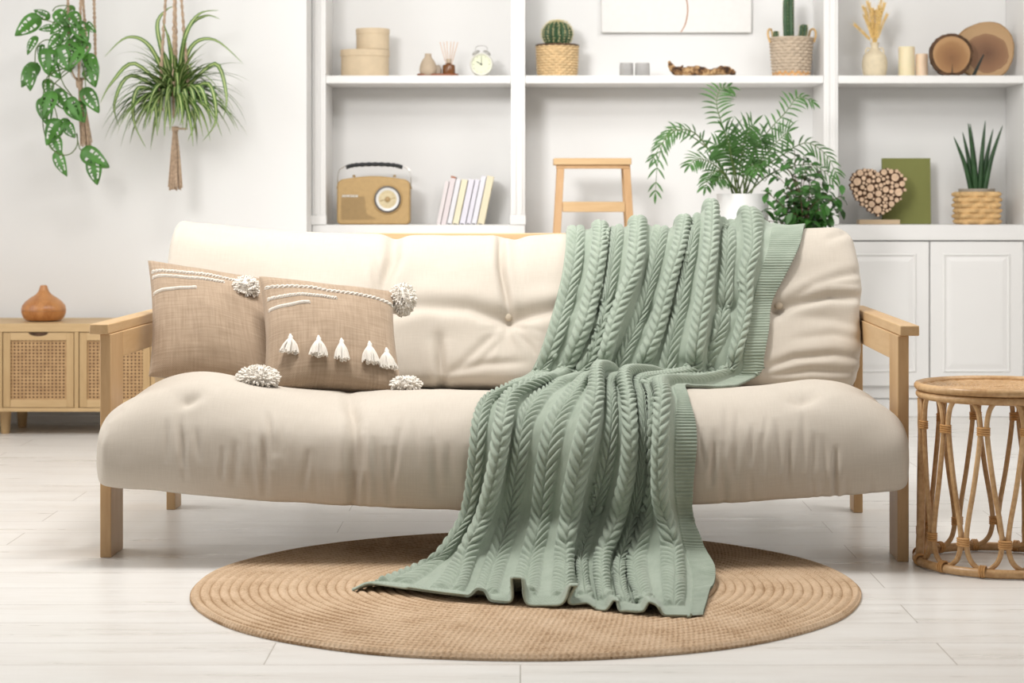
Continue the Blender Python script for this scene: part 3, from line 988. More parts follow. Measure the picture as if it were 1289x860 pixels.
# keep cable phases level across a cable: use the arc length on its own centre line
for i in range(10):
    j = int(round((S0 + PITCH * i) / s2[-1] * (nS2 - 1)))
    k = int(0.5 * PITCH / s2[-1] * nS2)
    tc[:, max(0, j - k):j + k] = tc[:, [j]]
kb = int(sK[11] / s2[-1] * nS2) - 4
tc[:, kb:] = tc[:, [int((sK[11] + 0.04) / s2[-1] * (nS2 - 1))]]
N2 = grid_normals(D2)
if N2[nT2 // 3, nS2 // 2] @ np.array([0, -1, 0.3]) < 0: N2 = -N2
hgt = np.zeros((nT2, nS2))
HW = 0.0272
tot = tc[-1][None, :]
hem_f = smooth01((tot - tc - 0.070) / 0.012)
for i in range(10):
    a = (s2 - (S0 + PITCH * i)) / HW
    aa = np.abs(a)[None, :]
    m = (aa < 1)
    ph = tc / 0.0250 + aa * 1.50 + i * 0.37 + (a > 0)[None, :] * 0.5
    st = 1 - np.abs(2 * (ph - np.floor(ph)) - 1) ** 2.2
    rope = np.sqrt(np.maximum(0, 1 - (2 * aa - 1) ** 2))
    hgt += np.where(m, hem_f * (0.0122 * rope ** 0.65 * (0.30 + 0.70 * st)), 0)
rib = smooth01((s2 - sK[11]) / 0.004)[None, :]
hgt += rib * 0.0042 * np.abs(np.sin(PI * tc / 0.0084)) ** 0.7
hgt += (1 - hem_f) * (1 - rib) * 0.0009 * np.sin(2 * PI * tc / 0.0052)
V2 = D2 + N2 * hgt[:, :, None]
uvb = np.stack([np.broadcast_to(s2, (nT2, nS2)), tc], -1).reshape(-1, 2)
Qb = quads(nT2, nS2)
if (N2[5, 5] @ np.cross(D2[5, 6] - D2[5, 5], D2[6, 5] - D2[5, 5])) < 0: Qb = Qb[:, ::-1]
blanket = np_mesh('knitted_blanket', V2.reshape(-1, 3), Qb, M['knit'], None, uvb)
so = blanket.modifiers.new('thickness', 'SOLIDIFY')
so.thickness = 0.0055; so.offset = -1
tag(blanket, 'sage green cable knit blanket draped over the sofa and trailing onto the rug', 'blanket')


# ------------------------------------------------------------------ cushions
def pompom(name, c, rad, n, parent, seed, squash=(1, 1, 1), toward=None):
    q = random.Random(seed)
    b = MB()
    b.lathe([(0.0001 + rad * 0.74 * math.sin(PI * k / 10), -rad * 0.74 * math.cos(PI * k / 10)) for k in range(11)], n=20)
    b.v = [(c[0] + x * squash[0], c[1] + y * squash[1], c[2] + z * squash[2]) for x, y, z in b.v]
    for i in range(n):
        d = Vector((q.gauss(0, 1), q.gauss(0, 1), q.gauss(0, 1))).normalized()
        if toward is not None and d.dot(toward) < -0.35: d = -d
        side = d.orthogonal().normalized() * q.uniform(-0.25, 0.25)
        rr = rad * q.uniform(0.86, 1.04)
        pts = []
        for t in (0.15, 0.5, 0.8, 1.0):
            p = (d * t + side * t * t) * rr
            pts.append(Vector(c) + Vector((p.x * squash[0], p.y * squash[1], p.z * squash[2] - 0.10 * rad * t * t)))
        b.tube(pts, [0.0022, 0.0026, 0.0027, 0.0022], 4)
    return b.build(name, M['yarn'], parent)


def tassel(p, length, spread, parent, seed, fr, lean=0.0):
    """fr: (right, down, out) directions of the cloth it hangs on"""
    q = random.Random(seed)
    rt, dn, ou = fr
    T = lambda r_, d_, o_: Vector(p) + rt * r_ + dn * d_ + ou * o_
    b = MB()
    b.tube(path([T(0, -0.006, -0.003), T(0, -0.007, 0.004), T(0, -0.001, 0.008), T(0, 0.006, 0.008)], 7), 0.0030, 6)
    k = T(0, 0.006, 0.008)
    b.tube(path([T(0, 0.001, 0.008), T(0, 0.005, 0.009), T(0, 0.010, 0.010), T(0, 0.015, 0.010)], 8), [0.003, 0.0055, 0.0065, 0.0065, 0.006, 0.0055, 0.0055, 0.006], 10)
    for i in range(70):
        a = q.uniform(-1, 1); f = q.random()
        dome = math.sqrt(max(0, 1 - a * a))
        e = T(a * spread + lean, length * q.uniform(0.90, 1.04) * (1 - 0.10 * abs(a)), 0.004 + 0.017 * f * dome)
        m = T(a * spread * 0.72, length * 0.50, 0.006 + 0.018 * f * dome)
        b.tube(path([T(a * 0.004, 0.009, 0.009), m, e], 7), 0.0021, 4)
    return b.build('tassel', M['yarn'], parent)


def cushion(label, TL, TR, BL, BR, T, seed, trims, pin=0.07):
    """corners in world space; returns the thing and a lookup from pixels to its front face"""
    cen = (TL + TR + BL + BR) / 4
    root = thing('throw_pillow', label, 'pillow', cen, 0, 'burlap throw pillows')
    n = 90
    a = np.linspace(-1, 1, n); a = np.sin(a * PI / 2) * 0.35 + a * 0.65
    aa, bb = np.meshgrid(a, a)
    a2 = aa * (1 - pin * (1 - bb ** 2)); b2 = bb * (1 - pin * (1 - aa ** 2))
    c = [np.array(p - cen) for p in (TL, TR, BL, BR)]
    u, v = ((a2 + 1) / 2)[..., None], ((b2 + 1) / 2)[..., None]
    base = (c[0] * (1 - u) + c[1] * u) * v + (c[2] * (1 - u) + c[3] * u) * (1 - v)
    nn = np.cross(c[1] - c[0], c[2] - c[0]); nn /= np.linalg.norm(nn)
    if nn[1] > 0: nn = -nn
    bul = T * (np.maximum(0, 1 - aa ** 2) * np.maximum(0, 1 - bb ** 2)) ** 0.42
    wr = vnoise(aa * 2.2 + seed, bb * 2.2, seed) * 0.006 + vnoise(aa * 6 + seed, bb * 6, seed + 1) * 0.0018
    edge = (1 - aa ** 4) * (1 - bb ** 4)
    front = base + nn * (bul + wr * edge)[..., None]
    backf = base - nn * (bul * 0.9)[..., None]
    V = np.concatenate([front.reshape(-1, 3), backf.reshape(-1, 3)])
    q = quads(n, n)
    Q = np.concatenate([q, q[:, ::-1] + n * n])
    w_, h_ = np.linalg.norm(c[1] - c[0]), np.linalg.norm(c[2] - c[0])
    uv = np.stack([aa * w_ / 2, bb * h_ / 2], -1).reshape(-1, 2)
    o = np_mesh('pillow_cover', V, Q, M['burlap'], root, np.concatenate([uv, uv]))
    wld = front.reshape(-1, 3) + np.array(cen)
    pp = px(wld)

    def on(u_, v_):
        k = np.argmin((pp[:, 0] - u_) ** 2 + (pp[:, 1] - v_) ** 2)
        return front.reshape(-1, 3)[k]

    for (bv, a0, a1, dv) in trims:
        pts = []
        for s in np.linspace(a0, a1, 40):
            i = int(np.argmin(np.abs(a - (bv + dv * s)))); j = int(np.argmin(np.abs(a - s)))
            # interpolate between grid rows for a smooth line
            fi = np.interp(bv + dv * s, a, np.arange(n)); fj = np.interp(s, a, np.arange(n))
            i0, j0 = min(int(fi), n - 2), min(int(fj), n - 2); di, dj = fi - i0, fj - j0
            p = (front[i0, j0] * (1 - di) * (1 - dj) + front[i0 + 1, j0] * di * (1 - dj) + front[i0, j0 + 1] * (1 - di) * dj + front[i0 + 1, j0 + 1] * di * dj)
            pts.append(Vector(p) + Vector(nn) * 0.0015)
        b = MB()
        for s in (0, 1):                             # two twisted strands
            tw = []
            pf = path(pts, 160)
            for k, p in enumerate(pf):
                ph = k * 0.55 + s * PI
                tw.append(p + Vector(nn) * 0.0019 * math.cos(ph) + Vector((0, 0, 1)) * 0.0027 * math.sin(ph))
            b.tube(tw, 0.0025, 5)
        b.build('braid_trim', M['yarn'], root)
    rt_ = Vector(c[1] - c[0]).normalized(); ou_ = Vector(nn); dn_ = ou_.cross(rt_).normalized()
    if dn_.z > 0: dn_ = -dn_
    return root, on, nn, cen, (rt_, dn_, ou_)


p1, on1, n1_, c1_, f1_ = cushion('burlap pillow nearer the left armrest with three white braid lines and a plain front',
                            P(186, 328, 5.50), P(333, 352, 5.50), P(187, 474, 5.26), P(356, 492, 5.26), 0.078, 3,
                            [(0.70, -0.96, 0.60, -0.02), (0.58, -0.96, 0.28, -0.03), (0.40, -0.96, -0.22, 0.10)])
pompom('pompom', P(309, 361, 5.40) - c1_, 0.037, 420, p1, 1, (1.05, 0.9, 0.9))
p2, on2, n2_, c2_, f2_ = cushion('burlap pillow with a row of five white tassels leaning on its neighbour',
                            P(326, 348, 5.34), P(496, 368, 5.42), P(331, 492, 5.12), P(508, 496, 5.14), 0.076, 8,
                            [(0.66, -0.97, 0.97, -0.055), (0.49, -0.96, 0.05, -0.0), (0.36, -0.96, -0.38, 0.08)])
pompom('pompom', P(506, 375, 5.40) - c2_, 0.041, 460, p2, 2, (0.95, 0.9, 1.1))
pompom('pompom', P(325, 475, 5.06) - c2_, 0.052, 560, p2, 3, (1.08, 0.8, 0.68))
pompom('pompom', P(511, 483, 5.13) - c2_, 0.042, 380, p2, 4, (1.0, 0.8, 0.60))
for k, (u, v, ln, sp) in enumerate(((365, 425, 0.056, 0.024), (401, 427, 0.058, 0.024), (430, 430, 0.062, 0.019), (465, 434, 0.064, 0.023), (486, 442, 0.060, 0.023))):
    tassel(Vector(on2(u, v)), ln, sp, p2, 20 + k, f2_, 0.002 * (k - 1))

# ------------------------------------------------------------------ rattan side table
TC = Vector((X(1259, 4.9), 4.9, 0))
tb = thing('side_table', 'round rattan side table with looped cane legs at the right of the sofa', 'table', TC)
TR_, TH = 0.194, 0.434
circ = lambda rad, z, n=96: [(rad * math.cos(2 * PI * i / n), rad * math.sin(2 * PI * i / n), z) for i in range(n)]
b = MB(); b.tube(circ(TR_ - 0.002, TH - 0.010), 0.0095, 10, True); b.build('rim', M['rattan'], tb)
b = MB(); b.tube(circ(TR_ - 0.006, TH - 0.029), 0.0095, 10, True); b.build('rim', M['rattan'], tb)
b = MB(); b.tube(circ(TR_ + 0.001, 0.012), 0.0105, 10, True); b.build('base_ring', M['rattan'], tb)
# woven disc top: spiral rows over radial stakes
nr_, na_ = 150, 330
rr = np.linspace(0.002, TR_ - 0.008, nr_); ta = np.linspace(0, 2 * PI, na_, endpoint=False)
row = np.floor(rr / 0.0085)
wv = np.abs(np.sin(PI * rr / 0.0085))[:, None] * 0.0022 * (0.75 + 0.5 * np.sign(np.sin(24 * ta[None, :] + PI * row[:, None])) * np.abs(np.sin(24 * ta[None, :])) ** 0.5)
Gt = np.stack([rr[:, None] * np.cos(ta), rr[:, None] * np.sin(ta), TH - 0.012 + wv], -1)
np_mesh('woven_top', Gt.reshape(-1, 3), quads(nr_, na_, cu=True), M['rattan'], tb)
b = MB(); b.lathe([(0.0001, TH - 0.022), (TR_ - 0.01, TH - 0.022), (TR_ - 0.01, TH - 0.017), (0.0001, TH - 0.017)], n=64); b.build('tabletop', M['rattan'], tb)
NL = 12; DA = 2 * PI / NL; OFF = math.radians(-93) + DA * 0.28
cyl = lambda a, z, k=0.0: ((TR_ - 0.008 + k) * math.cos(a), (TR_ - 0.008 + k) * math.sin(a), z)
for k in range(NL):
    a0 = OFF + k * DA
    tear = [(-0.075, 0.335), (-0.12, 0.29), (-0.25, 0.20), (-0.385, 0.125), (-0.428, 0.078), (-0.36, 0.043), (-0.2, 0.024), (0, 0.018)]
    full = tear + [(-x, z) for x, z in tear[:-1]][::-1]
    b = MB(); b.tube(path([cyl(a0 + x * DA, z, 0.003 * math.sin(k + x)) for x, z in full], 56), 0.0062, 8)
    b.build('rattan_loop', M['rattan'], tb)
    arch = [(0.075, 0.335), (0.085, 0.358), (0.15, 0.386), (0.29, 0.404), (0.5, 0.409)]
    arch = arch + [(1 - x, z) for x, z in arch[:-1]][::-1]
    b = MB(); b.tube(path([cyl(a0 + x * DA, z) for x, z in arch], 40), 0.0062, 8)
    b.build('rattan_arch', M['rattan'], tb)
    for aa, z0, wd, vert in ((a0, 0.335, 0.014, True), (a0 + DA / 2, 0.078, 0.014, True), (a0, 0.016, 0.0125, False)):
        b = MB()
        if vert:
            t_ = Vector((-math.sin(aa), math.cos(aa), 0)); n_ = Vector((math.cos(aa), math.sin(aa), 0))
            for q in range(4):
                c = Vector(cyl(aa, z0 - 0.0075 + q * 0.005))
                b.tube([c + t_ * wd * math.cos(w_) + n_ * 0.0085 * math.sin(w_) for w_ in np.linspace(0, 2 * PI, 16, endpoint=False)], 0.0026, 5, True)
        else:
            n_ = Vector((math.cos(aa), math.sin(aa), 0)); t_ = Vector((-math.sin(aa), math.cos(aa), 0))
            for q in range(3):
                c = Vector((TR_ * math.cos(aa), TR_ * math.sin(aa), 0.0155)) + t_ * (q - 1) * 0.005
                b.tube([c + n_ * 0.0135 * math.cos(w_) + Vector((0, 0, 0.0128 * math.sin(w_))) for w_ in np.linspace(0, 2 * PI, 16, endpoint=False)], 0.0024, 5, True)
        b.build('binding', M['wrap'], tb)
for deg in (178, 58, 298):
    a = math.radians(deg)
    b = MB()
    b.tube(path([cyl(a, 0.018, 0.004), cyl(a, 0.13, 0.0), cyl(a, 0.28, -0.002), cyl(a, TH - 0.038, 0.0)], 16), [0.0095 + 0.001 * (i % 5 == 2) for i in range(16)], 10)
    b.build('leg', M['rattan'], tb)

# ------------------------------------------------------------------ sideboard with cane doors
SBY, SBB = 7.60, 7.985
sbx1 = X(195, SBY); dw = 0.2812
sbx0 = sbx1 - 4 * dw - 0.01
sbo = Vector(((sbx0 + sbx1) / 2, SBY, 0))
sd = thing('sideboard', 'low light oak sideboard with cane webbing doors against the left wall', 'sideboard', sbo)


def sp(name, mat, f, bevel=0.0015, parent=None):
    b = MB(); f(b)
    b.v = [(x - sbo.x, y - sbo.y, z) for x, y, z in b.v]
    return b.build(name, mat, parent or sd, bevel=bevel)


sp('top_board', M['oak'], lambda b: b.box(sbx0, sbx1, SBY, SBB, Z(418, SBY), Z(407.5, SBY)))
sp('bottom_board', M['oak'], lambda b: b.box(sbx0, sbx1, SBY, SBB, Z(518.5, SBY), Z(513.8, SBY)))
sp('back_board', M['oak'], lambda b: b.box(sbx0 + 0.02, sbx1 - 0.02, SBB - 0.012, SBB - 0.002, Z(513.8, SBY), Z(418, SBY)))
zd1, zd0 = Z(418.8, SBY), Z(513.2, SBY)
for k in range(5):
    xx = sbx1 - k * dw
    xx0 = xx - 0.016 if k < 4 else xx - 0.01
    sp('partition', M['oak_v'], lambda b: b.box(xx0, xx0 + 0.016, SBY + 0.001, SBB - 0.013, Z(513.8, SBY), Z(418, SBY)))
for k in range(4):
    xr = sbx1 - k * dw - 0.0185; xl = sbx1 - (k + 1) * dw + 0.0025
    m_ = 0.027
    yd = SBY + 0.004
    d = sp('door', M['oak_v'], lambda b: b.box(xl + m_ * 0.5, xr - m_ * 0.5, yd + 0.011, yd + 0.018, zd0 + 0.004, zd1 - 0.016), 0)
    sp('door_stile', M['oak_v'], lambda b: b.box(xl, xl + m_, yd, yd + 0.018, zd0, zd1), 0.001, d)
    sp('door_stile', M['oak_v'], lambda b: b.box(xr - m_, xr, yd, yd + 0.018, zd0, zd1), 0.001, d)
    sp('door_rail', M['oak'], lambda b: b.box(xl + m_, xr - m_, yd, yd + 0.018, zd0, zd0 + 0.029), 0.001, d)
    sp('door_rail', M['oak'], lambda b: b.box(xl + m_, xr - m_, yd, yd + 0.018, zd1 - 0.029, zd1), 0.001, d)
    sp('cane_panel', M['cane'], lambda b: b.box(xl + m_ - 0.001, xr - m_ + 0.001, yd + 0.006, yd + 0.010, zd0 + 0.028, zd1 - 0.028), 0, d)
    cxh = (xl + xr) / 2
    sp('finger_notch', M['bark'], lambda b: b.prism([(cxh + 0.036 * math.cos(a), zd1 - 0.0003 + 0.0135 * math.sin(a) ** 1.0) for a in np.linspace(PI, 2 * PI, 18)], yd - 0.0006, yd + 0.004), 0, d)
for lx, sg in ((X(6, 7.68), 1), (sbx1 - 0.10, 1), (sbx0 + 0.08, -1)):
    for ly, bk_ in ((7.69, -1), (7.90, 1)):
        sp('leg', M['oak_v'], lambda b: b.lathe([(0.0135, 0.0), (0.016, 0.004), (0.0225, 0.0905)], (lx + 0.012 * (bk_ > 0), ly, 0), 20), 0)

# wooden aroma diffuser on it
dc = P(55, 405, 7.76); dc.z = Z(407.5, SBY)
M['amber'] = wood('amber_wood', (0.36, 0.135, 0.038, 1), (0.56, 0.26, 0.09, 1), 'z', 0.32, 22)
df = thing('aroma_diffuser', 'onion shaped amber wood aroma diffuser standing on the sideboard', 'diffuser', dc)
b = MB(); b.lathe([(0.064, 0.004), (0.075, 0.014), (0.0815, 0.030), (0.0828, 0.0405)], n=64); b.build('base', M['amber'], df)
b = MB(); b.lathe([(0.0826, 0.0412), (0.0823, 0.048), (0.079, 0.060), (0.068, 0.074), (0.048, 0.089), (0.029, 0.101), (0.0195, 0.113), (0.0155, 0.124), (0.0125, 0.134), (0.0105, 0.135), (0.009, 0.128)], n=64)
b.build('cover', M['amber'], df)
b = MB(); b.lathe([(0.050, 0.0005), (0.056, 0.002), (0.056, 0.004)], n=48); b.build('foot', M['black'], df)

# ------------------------------------------------------------------ things on the shelves
IY = 8.38
ZS = ZS1 + 0.0006                      # upper shelf
ZC = Z(283, YF) + 0.0006               # countertop
M['card'] = plain('kraft_card', (0.66, 0.53, 0.365, 1), 0.8, 0.05, 25, 120, 0.15)


def at(u, y=IY, z=None): return Vector((X(u, y), y, ZS if z is None else z))


def round_box(u0, u1, z0, h, lid, label, lobes=1.0):
    w_ = (X(u1, IY) - X(u0, IY)) / 2
    c = Vector(((X(u0, IY) + X(u1, IY)) / 2, IY, z0))
    t = thing('round_box', label, 'box', c, 0, 'round lidded card boxes')
    b = MB(); b.lathe([(w_ * 0.965, 0.0), (w_ * 0.97, 0.002), (w_ * 0.97, h - lid * 0.6)], n=72, sy=lobes); b.build('body', M['card'], t)
    b = MB(); b.lathe([(w_ * 0.975, h - lid), (w_, h - lid + 0.0006), (w_, h - 0.003), (w_ * 0.985, h), (0.0001, h + 0.0005)], n=72, sy=lobes); b.build('lid', M['card'], t)


round_box(428.5, 490.5, ZS, 0.110, 0.027, 'large beige round card box carrying a smaller one on top', 0.8)
round_box(448, 490.5, ZS + 0.1115, 0.084, 0.022, 'small beige round card box stacked on the larger box')

M['tray'] = wood('mahogany_tray', (0.15, 0.038, 0.012, 1), (0.26, 0.08, 0.028, 1), 'x', 0.4)
tc_ = at(551)
tr = thing('tray', 'narrow reddish brown wooden tray under the small vases and reed bottle', 'tray', tc_)
b = MB()
L_ = 0.084
ol = [(L_ - 0.022 + 0.022 * math.cos(a), 0.035 * math.sin(a) if False else 0.03 * math.sin(a)) for a in np.linspace(-PI / 2, PI / 2, 10)]
ol += [(-L_ + 0.022 + 0.022 * math.cos(a), 0.03 * math.sin(a)) for a in np.linspace(PI / 2, 1.5 * PI, 10)]
n = len(ol)
ins = [(x * 0.95, y * 0.85) for x, y in ol]
vv = [(x * 0.97, y * 0.95, 0) for x, y in ol] + [(x, y, 0.004) for x, y in ol] + [(x, y, 0.0135) for x, y in ol] + [(x, y, 0.0135) for x, y in ins] + [(x, y, 0.008) for x, y in ins]
ff = [tuple(range(n))[::-1]] + [(k * n + i, k * n + (i + 1) % n, (k + 1) * n + (i + 1) % n, (k + 1) * n + i) for k in range(4) for i in range(n)] + [tuple(4 * n + i for i in range(n))]
b.add(vv, ff); b.build('tray_body', M['tray'], tr, bevel=0.001)
ZT = ZS + 0.0085
M['sand'] = plain('sand_ceramic', (0.50, 0.40, 0.295, 1), 0.8, 0.06, 30)
M['sand_d'] = plain('grey_ceramic', (0.40, 0.33, 0.26, 1), 0.75, 0.06, 30)


def pottery(name, prof, c, label, cat, mat, group=None, n=48):
    b = MB(); b.lathe(prof, n=n)
    o = b.build(name, mat)
    o.location = c
    return tag(o, label, cat, group)


pottery('vase', [(0.0001, 0.0), (0.026, 0.0), (0.034, 0.010), (0.0355, 0.022), (0.033, 0.040), (0.024, 0.060), (0.0155, 0.070), (0.0135, 0.078), (0.0135, 0.087), (0.010, 0.087), (0.009, 0.070), (0.0001, 0.06)],
        Vector((X(539, IY), IY - 0.006, ZT)), 'small sand coloured bottle vase on the tray', 'vase', M['sand'])
pottery('bud_vase', [(0.0001, 0.0), (0.014, 0.0), (0.0185, 0.010), (0.0175, 0.026), (0.012, 0.036), (0.0085, 0.040), (0.007, 0.041), (0.0055, 0.036), (0.0001, 0.03)],
        Vector((X(550.5, IY), IY + 0.006, ZT)), 'tiny greyish bud vase half behind the sand bottle vase', 'vase', M['sand_d'])
M['amber_glass'] = plain('amber_glass', (0.23, 0.085, 0.022, 1), 0.12, 0.1, 12, spec=0.6)
M['amber_glass'].node_tree.nodes['Principled BSDF'].inputs['Transmission Weight'].default_value = 0.35
M['clear'] = plain('smoky_glass', (0.80, 0.78, 0.76, 1), 0.12, 0.01, 10)
M['clear'].node_tree.nodes['Principled BSDF'].inputs['Transmission Weight'].default_value = 0.85
M['clear'].node_tree.nodes['Principled BSDF'].inputs['IOR'].default_value = 1.2
rd = thing('reed_diffuser', 'amber glass bottle with six pale scent reeds on the tray', 'diffuser', Vector((X(565, IY), IY, ZT)))
b = MB(); b.lathe([(0.0001, 0.0), (0.0245, 0.0), (0.026, 0.003), (0.026, 0.036), (0.023, 0.042), (0.011, 0.046), (0.0100, 0.049)], n=40); b.build('bottle', M['amber_glass'], rd)
b = MB(); b.lathe([(0.0105, 0.049), (0.0108, 0.060), (0.012, 0.062), (0.012, 0.066), (0.0075, 0.066), (0.0075, 0.05)], n=32); b.build('bottle_neck', M['sand'], rd)
M['reed'] = plain('pale_reed', (0.66, 0.44, 0.30, 1), 0.8, 0.05, 20)
for dx, dy in ((-0.036, 0.0), (-0.022, 0.02), (-0.008, -0.01), (0.008, 0.015), (0.022, -0.006), (0.036, 0.006)):
    b = MB(); b.tube([(dx * 0.12, dy * 0.12, 0.02), (dx, dy, 0.138 - abs(dx) * 0.1)], 0.0016, 6); b.build('reed', M['reed'], rd)

# alarm clock
cc = Vector((X(606, 8.36), 8.36, ZS))
M['cream'] = plain('cream_enamel', (0.72, 0.71, 0.63, 1), 0.35, 0.02, 8)
M['dial'] = plain('dial_card', (0.74, 0.76, 0.58, 1), 0.6, 0.02, 8)
M['ink'] = plain('dark_ink', (0.02, 0.025, 0.02, 1), 0.5, 0.1, 8)
ck = thing('alarm_clock', 'round cream twin bell alarm clock showing ten on the shelf', 'clock', cc)
b = MB()
b.lathe([(0.040, -0.022), (0.0455, -0.02), (0.047, 0.0), (0.0465, 0.018), (0.0435, 0.0225), (0.0395, 0.021), (0.0385, 0.014)], n=56)
b.v = [(x, -z, y + 0.050) for x, y, z in b.v]; b.build('case', M['cream'], ck)
b = MB(); b.lathe([(0.0001, 0.0145), (0.0387, 0.0145), (0.0387, 0.012), (0.0001, 0.012)], n=56); b.v = [(x, -z, y + 0.050) for x, y, z in b.v]; b.build('dial', M['dial'], ck)
b = MB()
for k in range(12):
    a = k * PI / 6; l = 0.004 if k % 3 else 0.006
    b.tube([((0.035 - l) * math.sin(a), -0.0152, 0.050 + (0.035 - l) * math.cos(a)), (0.035 * math.sin(a), -0.0152, 0.050 + 0.035 * math.cos(a))], 0.0006, 4)
b.build('hour_mark', M['ink'], ck)
b = MB(); b.tube([(0.0, -0.0165, 0.046), (0.0005, -0.0165, 0.081)], [0.0012, 0.0008], 6); b.build('minute_hand', M['ink'], ck)
b = MB(); b.tube([(0.003, -0.0162, 0.0485), (-0.0205, -0.0162, 0.0615)], [0.0018, 0.001], 6); b.build('hour_hand', M['ink'], ck)
b = MB(); b.lathe([(0.0001, 0.0035), (0.003, 0.003), (0.0035, 0.0)], n=16); b.v = [(x, -z - 0.0145, y + 0.050) for x, y, z in b.v]; b.build('hub', M['ink'], ck)
for s in (-1, 1):
    b = MB()
    b.lathe([(0.0165, 0.0), (0.0175, 0.001), (0.016, 0.006), (0.010, 0.010), (0.0001, 0.0115)], n=32)
    Mx = Matrix.Translation((s * 0.0205, 0, 0.0950)) @ Matrix.Rotation(s * math.radians(30), 4, 'Y')
    b.v = [tuple(Mx @ Vector(p)) for p in b.v]; b.build('bell', M['steel'], ck)
    b = MB(); b.lathe([(0.004, 0.0), (0.005, 0.006), (0.0045, 0.012)], (s * 0.024, 0.004, 0), 14); b.build('foot', M['cream'], ck)
b = MB(); b.tube(path([(-0.0245, 0, 0.108), (-0.022, 0, 0.120), (-0.010, 0, 0.126), (0.010, 0, 0.126), (0.022, 0, 0.120), (0.0245, 0, 0.108)], 24), 0.0014, 6); b.build('handle', M['steel'], ck)

# radio
ry = 8.34
M['radio'] = plain('tan_leatherette', (0.475, 0.315, 0.135, 1), 0.5, 0.06, 60, 240, 0.15)
M['gold'] = plain('brass_grille', (0.37, 0.25, 0.11, 1), 0.45, 0.06, 30)
M['dialgold'] = plain('pale_gold_dial', (0.63, 0.53, 0.33, 1), 0.4, 0.1, 40)
rx0, rx1 = X(425.5, ry), X(516.5, ry); rw = rx1 - rx0; rh = Z(222, ry) - Z(283, YF)
rd_ = thing('radio', 'tan retro portable radio with black carrying handle and round dial', 'radio', Vector((rx0, ry, ZC)))


def rounded(w_, h_, r_, n=8, arch=0.0):
    o = []
    for cx, cz, a0 in ((w_ - r_, r_, -PI / 2), (w_ - r_ * 1.7, h_ - r_ * 1.7, 0), (r_ * 1.7, h_ - r_ * 1.7, PI / 2), (r_, r_, PI)):
        R_ = r_ if cz == r_ else r_ * 1.7
        for k in range(n + 1):
            a = a0 + k * PI / 2 / n
            o.append((cx + R_ * math.cos(a), cz + R_ * math.sin(a)))
        if a0 == 0 and arch:
            for k in range(1, 10):
                t = k / 10
                o.append((w_ - r_ * 1.7 + t * (2 * r_ * 1.7 - w_), h_ + arch * math.sin(PI * t)))
    return o


ro = rounded(rw, rh - 0.012, 0.017, arch=0.012)
b = MB(); b.prism(ro, -0.05, 0.062); b.build('body', M['radio'], rd_, bevel=0.006)
b = MB()
for k in range(15):
    z = 0.022 + k * 0.0062
    x1_ = 0.118 + 0.0 * k if k > 3 else 0.155 - k * 0.011
    b.box(0.018, x1_ if k <= 3 else 0.112 + 0.0005 * (15 - k), -0.0525, -0.0495, z, z + 0.0030)
b.build('speaker_grille', M['gold'], rd_)
b = MB()
q = random.Random(4)
xx = 0.021
for k in range(11):                                   # maker's plate: small white capitals
    w_ = 0.0052
    b.box(xx, xx + 0.0017, -0.0528, -0.050, 0.1095, 0.119)
    if k % 3 != 1: b.box(xx, xx + w_ * 0.9, -0.0528, -0.050, 0.1172, 0.119)
    if k % 2 == 0: b.box(xx, xx + w_ * 0.9, -0.0528, -0.050, 0.1095, 0.1113)
    if k % 3 != 2: b.box(xx + w_ * 0.60, xx + w_ * 0.92, -0.0528, -0.050, 0.1095, 0.119)
    xx += w_ * 1.12
b.build('name_plate', plain('plate_white', (0.85, 0.83, 0.78, 1), 0.4, 0.01, 5), rd_)
dcx, dcz = X(488, ry - 0.05) - rx0, Z(251, ry - 0.05) - ZC
def disc(name, prof, mat, n=56, parent=rd_):
    b = MB(); b.lathe(prof, n=n)
    b.v = [(x + dcx, -z - 0.049, y + dcz) for x, y, z in b.v]
    return b.build(name, mat, parent)
dial = disc('tuning_dial', [(0.0590, 0.0), (0.0590, 0.006), (0.0565, 0.008), (0.0540, 0.0065), (0.0001, 0.0065)], M['radio'])
disc('dial_ring', [(0.0535, 0.006), (0.0535, 0.0105), (0.0475, 0.011), (0.047, 0.0065)], plain('dark_ring', (0.10, 0.085, 0.075, 1), 0.4), parent=dial)
disc('dial_ring', [(0.0468, 0.0066), (0.0462, 0.011), (0.037, 0.0095), (0.036, 0.0066)], plain('white_ring', (0.72, 0.71, 0.69, 1), 0.35, 0.01), parent=dial)
disc('dial_face', [(0.0365, 0.0066), (0.0365, 0.0078), (0.0001, 0.0078)], M['dialgold'], parent=dial)
disc('dial_knob', [(0.011, 0.0076), (0.0105, 0.013), (0.0085, 0.0145), (0.0001, 0.0147)], M['gold'], parent=dial)
b = MB()
for k in range(24):
    a = k * PI / 12
    b.tube([(dcx + r_ * math.cos(a), -0.0570, dcz + r_ * math.sin(a)) for r_ in (0.025, 0.033 if k % 2 else 0.030)], 0.0005, 4)
b.tube([(dcx - 0.030, -0.0575, dcz - 0.006), (dcx + 0.030, -0.0575, dcz + 0.006)], 0.0009, 4)
b.build('dial_marks', M['gold'], dial)
